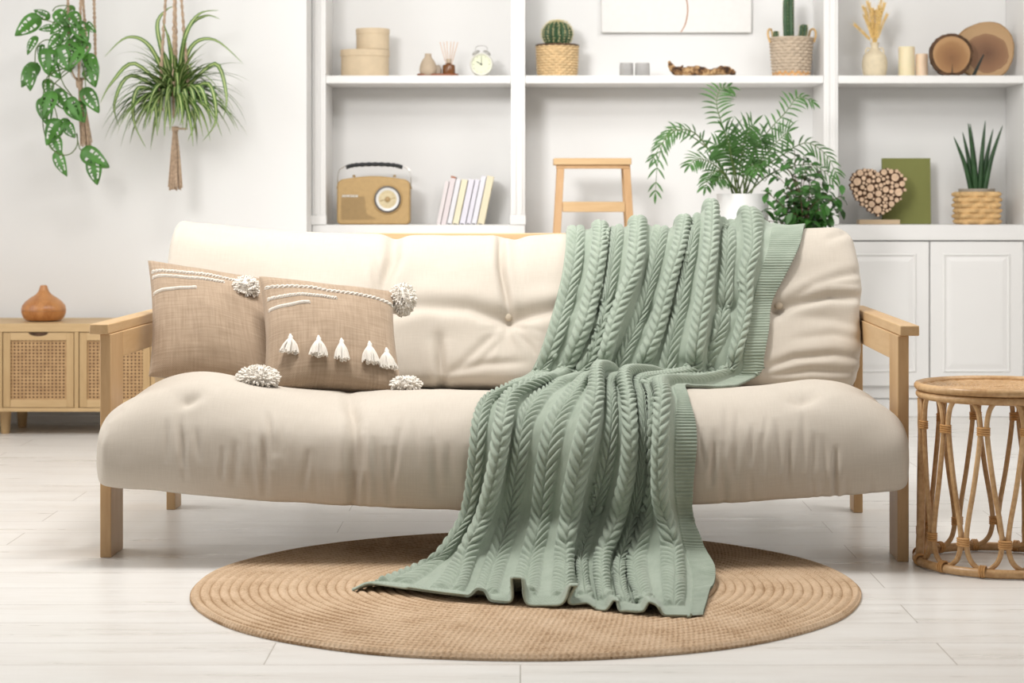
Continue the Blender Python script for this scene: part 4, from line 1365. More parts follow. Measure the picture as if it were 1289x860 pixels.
for s, x_ in ((-1, -0.0015), (1, rw + 0.0015)):
    b = MB(); b.tube(path([(x_, 0.006, rh - 0.045), (x_ + 0.001 * s, 0.006, rh - 0.02), (x_ - 0.002 * s, 0.006, rh + 0.012), (x_ - 0.010 * s, 0.006, rh + 0.030), (x_ - 0.03 * s, 0.006, rh + 0.040)], 20), 0.0022, 8)
    b.build('handle_bracket', M['chrome'], rd_)
    b = MB(); b.tube([(x_ - 0.004 * s, 0.006, rh - 0.046), (x_ + 0.004 * s, 0.006, rh - 0.046)], 0.0062, 12); b.build('bracket_knob', M['gold'], rd_)
    b = MB(); b.lathe([(0.006, 0.0), (0.006, 0.008), (0.005, 0.0095), (0.0001, 0.0095)], (rw / 2 + s * 0.082, 0.006, rh - 0.0045), 16); b.build('control_knob', M['gold'], rd_)
b = MB()
pts = path([(0.032, 0.006, rh + 0.036), (0.07, 0.006, rh + 0.045), (rw / 2, 0.006, rh + 0.048), (rw - 0.07, 0.006, rh + 0.045), (rw - 0.032, 0.006, rh + 0.036)], 60)
b.tube(pts, [0.0082 + 0.0012 * math.sin(i * 1.3) if 8 < i < 52 else 0.0085 for i in range(60)], 12)
b.build('carrying_handle', M['black'], rd_)

# leaning books
M['paper'] = plain('book_paper', (0.80, 0.77, 0.70, 1), 0.8, 0.03, 60)
by = 8.34
LEAN = math.radians(11.8)
bl = [(549.5, 4.6, 55, (0.72, 0.66, 0.66), 'slim white paperback at the left end of the leaning row'),
      (555.0, 6.6, 61, (0.70, 0.63, 0.64), 'tall white book with a rust coloured top edge, second from the left'),
      (562.6, 5.9, 57, (0.72, 0.71, 0.74), 'white book between the rust topped book and the cream one'),
      (569.5, 7.6, 57, (0.76, 0.70, 0.52), 'cream yellow book in the middle of the leaning row'),
      (578.3, 7.2, 57.5, (0.70, 0.68, 0.75), 'lilac white book right of the cream yellow one'),
      (586.6, 5.6, 57, (0.70, 0.68, 0.75), 'narrow lilac white book, third from the right end'),
      (593.2, 6.3, 61.5, (0.72, 0.71, 0.76), 'tall lilac white book, second from the right end'),
      (600.6, 8.6, 61.5, (0.74, 0.66, 0.48), 'thick cream book at the right end of the leaning row')]
CL, SL = math.cos(LEAN), math.sin(LEAN)
for k, (u, wpx, hpx, colr, lab) in enumerate(bl):
    t_ = wpx * by / F * 0.985; h_ = hpx * by / F / CL
    o = thing('book', lab, 'book', Vector((X(u, by), by, ZC + 0.0004)), 0, 'books leaning on the shelf')
    o.rotation_euler = (0, LEAN, 0)
    dp = 0.135 + 0.012 * ((k * 7) % 3)
    cm_ = plain('book_cover', colr + (1,), 0.55, 0.02, 20)
    b = MB()
    b.box(0, 0.0016, 0, dp, 0, h_); b.box(t_ - 0.0016, t_, 0, dp, 0, h_); b.box(0, t_, -0.0016, 0.0, 0, h_)
    b.build('cover', cm_, o, bevel=0.0006)
    b = MB(); b.box(0.0017, t_ - 0.0017, 0.0003, dp - 0.004, 0.002, h_ - 0.002); b.build('page_block', M['paper'], o)
    if k == 1:
        b = MB(); b.box(0.0002, t_ - 0.0002, -0.002, 0.02, h_ - 0.0075, h_ + 0.0004); b.build('rust_edge', plain('rust', (0.38, 0.15, 0.08, 1), 0.7), o)
    if k > 1:
        b = MB(); b.box(t_ * 0.15, t_ * 0.85, -0.0022, -0.0010, 0.0015, 0.0055); b.build('spine_mark', M['ink'], o)

# ------------------------------------------------------------------ woven baskets
def basket_prof(mb, prof, rows_, stakes, amp, sq=None, n=None):
    """woven wall: rows pass in front of and behind upright stakes"""
    n = n or stakes * 6
    z0, z1 = prof[0][1], prof[-1][1]
    zz = np.linspace(z0, z1, rows_ * 6 + 1)
    rr_ = np.interp(zz, [p[1] for p in prof], [p[0] for p in prof])
    th_ = np.linspace(0, 2 * PI, n, endpoint=False)
    G = []
    for i, (z, r_) in enumerate(zip(zz, rr_)):
        row_ = min(rows_ - 1, i // 6); f = (i % 6) / 6
        bulge = math.sin(PI * f) ** 0.6 if i % 6 else 0
        k = r_ + amp * (bulge - 0.6) + amp * 0.9 * np.sin(stakes * th_ + PI * row_) * bulge
        if sq:
            c_, s_ = np.cos(th_), np.sin(th_)
            e = (np.abs(c_) ** sq + np.abs(s_) ** sq) ** (-1 / sq)
            k = k * e
        G.append([(a * math.cos(t), a * math.sin(t), z) for a, t in zip(k, th_)])
    mb.grid(G, cu=True)
    m_ = len(G[0])
    mb.add(G[0], [tuple(range(m_))[::-1]])


def straw_mat(name, a, c): return plain(name, tuple((x + y) / 2 for x, y in zip(a, c)) + (1,), 0.75, 0.16, 45, 200, 0.3)


M['straw'] = straw_mat('pale_straw', (0.55, 0.38, 0.19), (0.74, 0.56, 0.33))
M['willow'] = straw_mat('grey_willow', (0.42, 0.33, 0.24), (0.60, 0.50, 0.39))
M['hyacinth'] = straw_mat('water_hyacinth', (0.52, 0.31, 0.12), (0.76, 0.53, 0.27))
M['cactus'] = plain('cactus_skin', (0.038, 0.085, 0.036, 1), 0.55, 0.3, 25, 60, 0.2)
M['spine'] = plain('cactus_spines', (0.72, 0.63, 0.36, 1), 0.6, 0.1, 20)

# golden barrel cactus
c = Vector((X(701.5, IY), IY, ZS))
gc = thing('potted_cactus', 'round barrel cactus in a pale straw basket at the left of the middle shelf', 'cactus', c)
b = MB(); basket_prof(b, [(0.076, 0.0), (0.080, 0.02), (0.0845, 0.128)], 12, 20, 0.0046); b.build('basket', M['straw'], gc)
b = MB(); b.tube(circ(0.0845, 0.1285, 60), 0.0042, 8, True); b.build('basket_rim', M['bark'], gc)
b = MB(); b.lathe([(0.0001, 0.1235), (0.082, 0.121)], n=40); b.build('soil', M['soil'], gc)
NRB = 17
b = MB()
prof = [(0.035, 0.0), (0.049, 0.018), (0.058, 0.043), (0.0565, 0.066), (0.046, 0.086), (0.027, 0.0985), (0.008, 0.101), (0.0001, 0.1005)]
pz = cr(prof, 34)
G = []
for r_, z_ in pz:
    G.append([(max(r_, 1e-4) * (1 + 0.14 * (abs(math.cos(NRB * t / 2)) ** 0.8 - 0.5)) * math.cos(t), max(r_, 1e-4) * (1 + 0.14 * (abs(math.cos(NRB * t / 2)) ** 0.8 - 0.5)) * math.sin(t), z_ + 0.124)
              for t in np.linspace(0, 2 * PI, NRB * 12, endpoint=False)])
b.grid(G, cu=True); b.build('cactus_body', M['cactus'], gc)
b = MB(); q = random.Random(3)
for k in range(NRB):
    t = 2 * PI * k / NRB
    for i in range(3, 33, 2):
        r_, z_ = pz[i]
        r_ *= 1.05
        p = Vector((r_ * math.cos(t), r_ * math.sin(t), z_ + 0.124))
        out = Vector((math.cos(t), math.sin(t), 0.25 + 1.2 * (z_ > 0.085)))
        for s in range(5):
            d = (out + Vector((q.uniform(-0.9, 0.9), q.uniform(-0.9, 0.9), q.uniform(-0.7, 0.9)))).normalized()
            b.tube([p, p + d * q.uniform(0.006, 0.011)], [0.0013, 0.0004], 3)
b.build('spines', M['spine'], gc)

# two small glasses
M['smoke'] = plain('smoked_ribbed_glass', (0.72, 0.71, 0.70, 1), 0.15, 0.01, 10, spec=0.6)
M['smoke'].node_tree.nodes['Principled BSDF'].inputs['Transmission Weight'].default_value = 0.75
M['smoke'].node_tree.nodes['Principled BSDF'].inputs['IOR'].default_value = 1.15
for u, w_, lab in ((788.6, 0.0280, 'ribbed smoky glass tealight holder, the left one of the pair'), (808.6, 0.0300, 'ribbed smoky glass tealight holder, the one nearer the driftwood')):
    b = MB()
    b.lathe([(0.0001, 0.0), (w_ * 0.98, 0.0), (w_, 0.003), (w_ * 0.985, 0.03), (w_ * 0.94, 0.056), (w_ * 0.86, 0.056), (w_ * 0.9, 0.03), (w_ * 0.9, 0.008), (0.0001, 0.007)], n=112, rib=(28, 0.02))
    o = b.build('tealight_holder', M['smoke']); o.location = Vector((X(u, 8.35), 8.35, ZS))
    tag(o, lab, 'glass', 'pair of glass tealight holders')

# driftwood
M['drift'] = plain('driftwood', (0.30, 0.175, 0.085, 1), 0.85, 0.97, 38, 70, 0.9)
_r = [n_ for n_ in M['drift'].node_tree.nodes if n_.type == 'VALTORGB'][0].color_ramp
_r.elements.new(0.5)
for e_, (p_, c_) in zip(_r.elements, ((0.38, (0.045, 0.022, 0.012, 1)), (0.48, (0.23, 0.12, 0.05, 1)), (0.60, (0.55, 0.36, 0.18, 1)))): e_.position = p_; e_.color = c_
c = Vector((X(884, IY), IY, ZS))
b = MB(); q = random.Random(9)
U_ = lambda u, v: Vector((X(u, IY) - c.x, 0, Z(v, IY) - c.z + 0.004))
def gnarl(pts, r0, seed):
    p_ = path(pts, 46); q = random.Random(seed)
    rr_ = np.interp(np.linspace(0, len(r0) - 1, 46), range(len(r0)), r0)
    kk = [q.uniform(0.78, 1.25) for _ in range(16)]
    kk = np.interp(np.linspace(0, 15, 46), range(16), kk)
    st = len(b.v)
    b.tube(p_, list(rr_ * kk), 14)
    for i in range(st, len(b.v)):
        x, y, z = b.v[i]
        s = 1.18 + 0.20 * math.sin(x * 240 + y * 190) * math.sin(z * 310 + x * 90)
        j = (i - st) // 14
        cpt = p_[min(j, 45)]
        b.v[i] = tuple(cpt + (Vector((x, y, z)) - cpt) * s)
gnarl([U_(842, 75), U_(845, 82), U_(851, 88), U_(862, 89), U_(876, 88.5), U_(892, 89.5), U_(908, 88), U_(926, 90)], [0.004, 0.009, 0.014, 0.013, 0.015, 0.012, 0.014, 0.006], 5)
gnarl([U_(855, 88), U_(866, 85.5), U_(880, 84.5) + Vector((0, 0.01, 0)), U_(893, 88), U_(903, 90)], [0.008, 0.010, 0.011, 0.009, 0.007], 7)
gnarl([U_(893, 90) + Vector((0, -0.012, 0)), U_(905, 86.5) + Vector((0, -0.012, 0)), U_(916, 86), U_(925, 90)], [0.006, 0.012, 0.012, 0.005], 8)
gnarl([U_(849, 86), U_(856, 84), U_(860, 80.5)], [0.008, 0.006, 0.002], 2)
zm = min(v[2] for v in b.v); b.v = [(x, y, z - zm) for x, y, z in b.v]
o = b.build('driftwood', M['drift']); o.location = c
tag(o, 'gnarled piece of dark driftwood lying on the middle shelf below the picture', 'driftwood')

# canvas picture on the niche wall
py0, py1 = YB - 0.03, YB - 0.002
x0_, x1_ = X(757, py0), X(946, py0); zb_ = Z(41, py0)
cx_ = (x0_ + x1_) / 2
pc = thing('canvas_picture', 'pale stretched canvas with a thin terracotta arc hanging above the middle shelf', 'picture', Vector((cx_, py1, zb_)))
b = MB(); b.box(x0_ - cx_, x1_ - cx_, py0 - py1, 0, 0, 0.42); b.build('canvas', plain('canvas_cloth', (0.80, 0.785, 0.765, 1), 0.85, 0.02, 40, 300, 0.3), pc, bevel=0.003)
b = MB()
pp = path([P(857, 40.5, py0), P(862, 32, py0), P(865, 20, py0), P(865.5, 8, py0), P(863, -4, py0), P(856, -22, py0), P(845, -40, py0)], 50)
b.grid([[tuple(p - Vector((cx_ - k * 0.0026, py1, zb_)) + Vector((0, dy, 0))) for k, dy in ((-1, 0.0002), (-1, -0.0012), (1, -0.0012), (1, 0.0002))] for p in pp])
b.build('painted_arc', plain('terracotta_line', (0.48, 0.27, 0.18, 1), 0.8), pc)

# column cactus in handled basket
c = Vector((X(996, IY), IY, ZS))
hc = thing('potted_cactus', 'column cactus in a grey willow basket with two handles beside the right upright', 'cactus', c)
b = MB(); basket_prof(b, [(0.072, 0.0), (0.076, 0.03), (0.087, 0.155)], 12, 18, 0.0046); b.build('basket', M['willow'], hc)
b = MB(); basket_prof(b, [(0.0745, 0.0), (0.0755, 0.022)], 3, 30, 0.0024); b.build('basket_foot', M['wrap'], hc)
b = MB(); b.tube(circ(0.0875, 0.156, 60), 0.0050, 8, True); b.build('basket_rim', M['willow'], hc)
for s in (-1, 1):
    b = MB(); b.tube(path([(s * 0.089, -0.022, 0.140), (s * 0.097, -0.02, 0.172), (s * 0.092, -0.008, 0.193), (s * 0.080, 0.006, 0.192), (s * 0.073, 0.018, 0.165)], 24), 0.0045, 8)
    b.build('handle', M['hyacinth'], hc)
b = MB(); b.lathe([(0.0001, 0.150), (0.083, 0.148)], n=40); b.build('soil', M['soil'], hc)
def column_cactus(pts, rad, ribs):
    b = MB(); p_ = path(pts, 30); n = ribs * 6
    G = []
    for i, p in enumerate(p_):
        t = i / 29
        rr_ = rad * (0.92 + 0.08 * math.sin(t * 3)) * (math.sqrt(max(0.0004, 1 - ((t - 0.82) / 0.18) ** 2)) if t > 0.82 else 1)
        G.append([(p.x + rr_ * (1 + 0.15 * math.cos(ribs * a)) * math.cos(a), p.y + rr_ * (1 + 0.15 * math.cos(ribs * a)) * math.sin(a), p.z) for a in np.linspace(0, 2 * PI, n, endpoint=False)])
    b.grid(G, cu=True)
    b.build('cactus_body', M['cactus'], hc)
    s_ = MB(); q = random.Random(int(rad * 1e5))
    for k in range(ribs):
        a = 2 * PI * k / ribs
        for i in range(1, 29, 2):
            p = p_[i] + Vector((math.cos(a), math.sin(a), 0)) * rad * 1.1
            for _ in range(3):
                d = Vector((math.cos(a) + q.uniform(-.6, .6), math.sin(a) + q.uniform(-.6, .6), q.uniform(-.3, .8))).normalized()
                s_.tube([p, p + d * 0.006], [0.0005, 0.0002], 3)
    s_.build('spines', M['spine'], hc)
column_cactus([(-0.010, 0, 0.148), (-0.012, 0, 0.24), (-0.011, 0, 0.33)], 0.0205, 7)
column_cactus([(0.036, -0.01, 0.148), (0.046, -0.01, 0.175), (0.050, -0.01, 0.214)], 0.0155, 7)
column_cactus([(-0.060, 0.0, 0.148), (-0.062, 0.0, 0.165), (-0.062, 0.0, 0.188)], 0.010, 6)

# wheat in a jug
M['clay'] = plain('pale_clay', (0.70, 0.60, 0.43, 1), 0.85, 0.06, 50, 120, 0.2)
M['wheat'] = plain('dried_wheat', (0.84, 0.60, 0.24, 1), 0.8, 0.15, 60)
c = Vector((X(1101, IY), IY, ZS))
jg = thing('vase', 'pale clay vase with two small ears under the candles side, left on the right shelf', 'vase', c)
jg['label'] = 'pale clay vase with two tiny ears holding the dried wheat'
b = MB(); b.lathe(cr([(0.036, 0.0), (0.045, 0.008), (0.0505, 0.040), (0.050, 0.066), (0.043, 0.090), (0.026, 0.106), (0.0165, 0.114), (0.0150, 0.128), (0.0185, 0.140)], 30).tolist() + [(0.0155, 0.140), (0.013, 0.125)], n=56); b.build('vase_body', M['clay'], jg)
for s in (-1, 1):
    b = MB(); b.tube(path([(s * 0.017, 0, 0.116), (s * 0.030, 0, 0.118), (s * 0.036, 0, 0.108), (s * 0.036, 0, 0.098)], 14), 0.0035, 8); b.build('ear', M['clay'], jg)
q = random.Random(12)
wh = thing('dried_wheat', 'bunch of golden dried wheat ears standing in the clay vase', 'dried flowers', Vector((c.x, c.y, c.z + 0.128)))
for k in range(17):
    tx = (-0.078, -0.05, -0.042, -0.035, -0.028, -0.02, -0.012, -0.005, 0.002, 0.01, 0.016, 0.022, 0.03, 0.035, 0.043, 0.048, 0.02)[k]
    L_ = 0.118 + 0.055 * q.random() + (0.02 if abs(tx) < 0.04 else 0)
    if k == 0: L_ = 0.085
    ty = q.uniform(-0.03, 0.03)
    p_ = path([(tx * 0.10, ty * 0.1, -0.06), (tx * 0.16, ty * 0.2, 0.01), (tx * 0.5, ty * 0.6, L_ * 0.55), (tx, ty, L_)], 30)
    b = MB(); b.tube(p_[:16], 0.0011, 5)
    for i in range(13, 30):
        d = (p_[min(i + 1, 29)] - p_[max(0, i - 1)]).normalized()
        for s in range(3):
            a = s * 2 * PI / 3 + i * 1.2
            o_ = (d.orthogonal() * math.cos(a) + d.cross(d.orthogonal()) * math.sin(a)).normalized()
            tip = p_[i] + o_ * 0.0055 + d * 0.009
            b.tube([p_[i], p_[i] + o_ * 0.0042 + d * 0.003, tip], [0.0012, 0.0022, 0.0004], 5)
            if i % 3 == 0: b.tube([tip, tip + o_ * 0.006 + d * 0.03], [0.0004, 0.0001], 3)
    b.build('wheat_ear', M['wheat'], wh)

# candles
for u0, u1, v, colr, lab in ((1131, 1151.5, 59, (0.80, 0.70, 0.47), 'tall cream pillar candle beside the clay vase'), (1152.5, 1168, 68, (0.78, 0.60, 0.43), 'short peach pillar candle between the tall candle and the wood slices')):
    r_ = (X(u1, IY) - X(u0, IY)) / 2; h_ = Z(v, IY) - ZS
    cd = thing('pillar_candle', lab, 'candle', Vector((X((u0 + u1) / 2, IY), IY, ZS)), 0, 'pillar candles')
    mm = plain('wax', colr + (1,), 0.5, 0.02, 10); mm.node_tree.nodes['Principled BSDF'].inputs['Subsurface Weight'].default_value = 0.15
    b = MB(); b.lathe([(r_ * 0.98, 0), (r_, 0.002), (r_, h_ - 0.003), (r_ * 0.95, h_), (r_ * 0.75, h_ - 0.004), (0.0001, h_ - 0.008)], n=48); b.build('wax_body', mm, cd)
    b = MB(); b.tube([(0, 0, h_ - 0.009), (0.001, 0, h_ - 0.001)], 0.0009, 6); b.build('wick', M['ink'], cd)

# wood slices
def slice_outline(n, f): return [f(2 * PI * i / n) for i in range(n)]
def wood_slice(label, cu_, cv_, y, thick, outline, mat_face, tilt=0.0, crack=None):
    cen = Vector((X(cu_, y), y, Z(cv_, y)))
    lo = min(z for _, z in outline)
    cen.z = ZS - lo * math.cos(tilt) + 0.0005
    t = thing('wood_slice', label, 'wood slice', cen, 0, 'sawn wood slices on the shelf')
    t.rotation_euler = (tilt, 0, 0)
    b = MB()
    n = len(outline)
    kb = 0.87 if label.startswith('small') else 0.965
    inner = [(x * kb, z * kb) for x, z in outline]
    b.prism(inner, -thick / 2, thick / 2); b.build('sawn_face', mat_face, t, bevel=0.0015)
    b = MB(); q = random.Random(n)
    G = []
    for i in range(n):
        x, z = outline[i]; s = (1 + 0.025 * abs(math.sin(i * 0.9)) + 0.010 * q.uniform(-1, 1)) if label.startswith('small') else 1 + 0.006 * q.uniform(-1, 1)
        G.append([(x * (kb - 0.004), -thick / 2 + 0.0012, z * (kb - 0.004)), (x * 0.995 * s, -thick / 2 + 0.003, z * 0.995 * s), (x * s * 1.01, 0, z * s * 1.01), (x * 0.995 * s, thick / 2 - 0.003, z * 0.995 * s), (x * (kb - 0.004), thick / 2 - 0.0012, z * (kb - 0.004))])
    zlo = lo
    G = [[(x, y_, max(z, zlo)) for x, y_, z in r_] for r_ in G]
    b.grid(G, cv=True)
    b.build('bark', M['bark'] if label.startswith('small') else M['barkpale'], t)
    if crack:
        b = MB(); b.prism(crack, -thick / 2 - 0.0016, -thick / 2 + 0.004); b.build('crack', M['ink'], t)
    return t
M['barkpale'] = plain('pale_bark', (0.36, 0.22, 0.105, 1), 0.9, 0.35, 40, 120, 0.6)
M['slice_s'] = ring_mat('oak_end_grain', [(0.0, (0.20, 0.092, 0.034, 1)), (0.25, (0.26, 0.125, 0.047, 1)), (0.47, (0.33, 0.17, 0.066, 1)), (0.58, (0.42, 0.24, 0.105, 1))], 0.0, -0.012)
M['slice_l'] = ring_mat('elm_end_grain', [(0.0, (0.13, 0.058, 0.028, 1)), (0.40, (0.23, 0.115, 0.056, 1)), (0.62, (0.27, 0.14, 0.07, 1)), (0.68, (0.45, 0.285, 0.145, 1)), (0.95, (0.42, 0.265, 0.13, 1))], 0.008, -0.006, 0.90, 1.05, 110)
def big_outline(a):
    r_ = 0.1205 + 0.003 * math.cos(2 * a - 0.5) - 0.005 * math.cos(3 * a + 0.6)
    return (r_ * math.cos(a), max(-0.100, r_ * (1.06 if a < PI else 0.97) * math.sin(a)))
wood_slice('large oval wood slice with dark heartwood leaning behind the smaller slice', 1239, 58, 8.36, 0.03, slice_outline(90, big_outline),
           M['slice_l'], -0.06, [(-0.056, -0.096), (-0.040, -0.096), (-0.004, -0.014), (-0.008, -0.010), (-0.018, -0.026)])
wood_slice('small round wood slice with thick dark bark standing in front', 1197, 67, 8.30, 0.032,
           slice_outline(72, lambda a: (0.086 * math.cos(a) * (1 + 0.02 * math.sin(3 * a)), max(-0.083, 0.086 * math.sin(a)))),
           M['slice_s'], -0.04, [(-0.0012, -0.074), (0.0028, -0.074), (0.0015, -0.034)])

# heart of log slices
hy = 8.37
hc_ = Vector((X(1105, hy), hy, ZC))
ht = thing('heart_ornament', 'heart shaped ornament of small log slices on a wooden foot', 'ornament', hc_)
M['logend'] = plain('log_end_grain', (0.62, 0.44, 0.30, 1), 0.75, 0.18, 60, 90, 0.2)
M['logbark'] = plain('log_bark', (0.16, 0.085, 0.05, 1), 0.9, 0.4, 60, 90, 0.6)
b = MB(); b.box(X(1080, hy) - hc_.x, X(1131, hy) - hc_.x, -0.035, 0.035, 0, 0.019); b.build('foot', wood('foot_wood', (0.42, 0.30, 0.18, 1), (0.55, 0.42, 0.28, 1), 'x'), ht, bevel=0.001)
k_ = hy / F
HC = (0.0, Z(243, hy) - ZC)
def in_heart(x, z, m=0.0):
    X_ = x / (36.0 * k_ - m) * 1.14; Z_ = (z - HC[1]) / (31.0 * k_ - m) * 1.10 + 0.12
    return (X_ * X_ + Z_ * Z_ - 1) ** 3 - X_ * X_ * Z_ ** 3 < 0
q = random.Random(21); discs = []
for rad, tries in ((0.0175, 400), (0.0140, 900), (0.0105, 2500), (0.0078, 5000), (0.0054, 9000)):
    lim = {0.0175: 5, 0.0140: 9, 0.0105: 18, 0.0078: 32, 0.0054: 34}[rad]; got = 0
    for _ in range(tries):
        if got >= lim: break
        x = q.uniform(-0.13, 0.13); z = HC[1] + q.uniform(-0.12, 0.12)
        if not in_heart(x, z, rad * 0.8): continue
        rr_ = rad * q.uniform(0.92, 1.05)
        if all((x - a) ** 2 + (z - e) ** 2 > (rr_ + f) ** 2 * 0.96 for a, e, f in discs):
            discs.append((x, z, rr_)); got += 1
zmin = min(z - r_ for x, z, r_ in discs)
core = MB()
ol = []
for i in range(64):
    a = 2 * PI * i / 64 - PI / 2; lo_, hi_ = 0.0, 0.16
    for _ in range(24):
        md = (lo_ + hi_) / 2
        if in_heart(md * math.cos(a), HC[1] + md * math.sin(a), 0.008): lo_ = md
        else: hi_ = md
    ol.append((lo_ * math.cos(a), max(HC[1] + lo_ * math.sin(a), 0.02)))
core.prism(ol, -0.008, 0.016); core.build('heart_core', M['logbark'], ht)
for x, z, r_ in discs[:99]:
    dz = q.uniform(0, 0.007)
    b = MB(); b.lathe([(0.0001, 0.0), (r_, 0.0), (r_, 0.036), (r_ * 0.90, 0.0372)], n=14, m=1)
    b.lathe([(r_ * 0.90, 0.0372), (r_ * 0.5, 0.0374), (0.0001, 0.0374)], n=14, m=0)
    b.v = [(p[0] + x, -p[2] + 0.018 - dz, p[1] + max(z, 0.0195 + r_)) for p in b.v]
    b.build('log_slice', [M['logend'], M['logbark']], ht)

# green board behind
b = MB(); gy = 8.46
b.box(X(1111, gy), X(1172, gy), 0, 0.016, 0, Z(199, gy) - ZC)
b.v = [(x - X(1141.5, gy), y, z) for x, y, z in b.v]
o = b.build('board', plain('olive_board', (0.195, 0.205, 0.058, 1), 0.7, 0.03, 20), bevel=0.001)
o.location = (X(1141.5, gy), gy, ZC); o.rotation_euler = (-0.05, 0, 0)
tag(o, 'plain olive green board leaning behind the log heart', 'board')

# snake plant
c = Vector((X(1229.5, IY), IY, ZC))
sn = thing('potted_plant', 'upright dark green cylindrical snake plant in a square woven basket', 'plant', c)
b = MB(); basket_prof(b, [(0.079, 0.0), (0.082, 0.01), (0.083, 0.132)], 6, 9, 0.0075, sq=7, n=160); b.build('basket', M['hyacinth'], sn)
b = MB(); b.lathe([(0.0705, 0.05), (0.0725, 0.136), (0.0725, 0.144), (0.068, 0.144), (0.067, 0.135), (0.0001, 0.134)], n=48); b.build('inner_pot', plain('grey_pot', (0.36, 0.31, 0.25, 1), 0.7), sn)
M['snake'] = plain('snake_leaf', (0.025, 0.070, 0.022, 1), 0.4, 0.3, 30)
for bx_, by_, tu, tv in ((-0.020, 0.0, 1200.5, 172), (-0.012, 0.01, 1213, 166), (-0.006, -0.012, 1217, 155), (0.002, 0.014, 1223, 155), (0.010, -0.006, 1239.5, 152),
                         (0.022, 0.006, 1251, 162), (0.028, -0.008, 1261, 158)):
    tip = Vector((X(tu, IY) - c.x, by_ * 2, Z(tv, IY) - c.z))
    base = Vector((bx_, by_, 0.128))
    mid = base.lerp(tip, 0.5) + Vector((-(tip.x - base.x) * 0.12, 0, 0))
    b = MB(); b.tube(path([base, mid, tip], 22), [0.0105 * (1 - (i / 21) ** 2.4) + 0.0006 for i in range(22)], 10); b.build('leaf', M['snake'], sn)

# ------------------------------------------------------------------ step stool in the middle bay
sy0, sy1 = 8.02, 8.20
so_ = Vector((X(746, sy0), sy0, 0))
sl = thing('step_stool', 'plain wooden ladder stool standing in the middle bay behind the sofa', 'stool', so_)
def wp(u, v, y): return Vector((X(u, y) - so_.x, y - so_.y, Z(v, y)))
zt = Z(199, sy0); zb = Z(212, sy0)
b = MB(); b.box(X(697, sy0) - so_.x, X(795, sy0) - so_.x, 0.0, 0.205, zb + 0.014, zt); b.build('top_board', M['pine_h'], sl, bevel=0.003)
b = MB(); b.box(X(700, sy0) - so_.x, X(792, sy0) - so_.x, 0.012, 0.03, zb - 0.001, zb + 0.0138); b.build('apron', M['stoolwood'], sl, bevel=0.002)
b = MB(); b.box(X(710, sy0) - so_.x, X(782, sy0) - so_.x, 0.031, 0.17, zb + 0.004, zb + 0.0136); b.build('metal_plate', M['steel'], sl)
for s, ut in ((-1, 706.2), (1, 789)):
    for y, dy in ((0.012, -0.10), (0.165, 0.03)):
        top = wp(ut, 206, sy0); top.y = y + 0.015; top.z = zb + 0.0135
        bot = top + Vector((s * 0.056, dy, 0)); bot.z = 0.0
        b = MB()
        w2, d2 = 0.0140, 0.011
        vv = [(p.x + a * w2, p.y + e * d2, p.z) for p in (bot, top) for e in (-1, 1) for a in (-1, 1)]
        b.add(vv, [(0, 1, 3, 2)[::-1], (4, 5, 7, 6), (0, 1, 5, 4), (2, 6, 7, 3), (0, 4, 6, 2), (1, 3, 7, 5)])
        b.build('leg', M['stoolwood'], sl, bevel=0.002)
for v0_, v1_ in ((254, 267), (330, 343), (410, 423)):
    f = (Z((v0_ + v1_) / 2, sy0)) / zb
    xa = (X(706.2, sy0) - so_.x) - 0.056 * (1 - f); xb = (X(789, sy0) - so_.x) + 0.056 * (1 - f)
    y_ = 0.027 - 0.10 * (1 - f)
    b = MB(); b.box(xa + 0.0143, xb - 0.0143, y_ - 0.010, y_ + 0.03, Z(v1_, sy0), Z(v0_, sy0)); b.build('rung', M['pine_h'], sl, bevel=0.003)

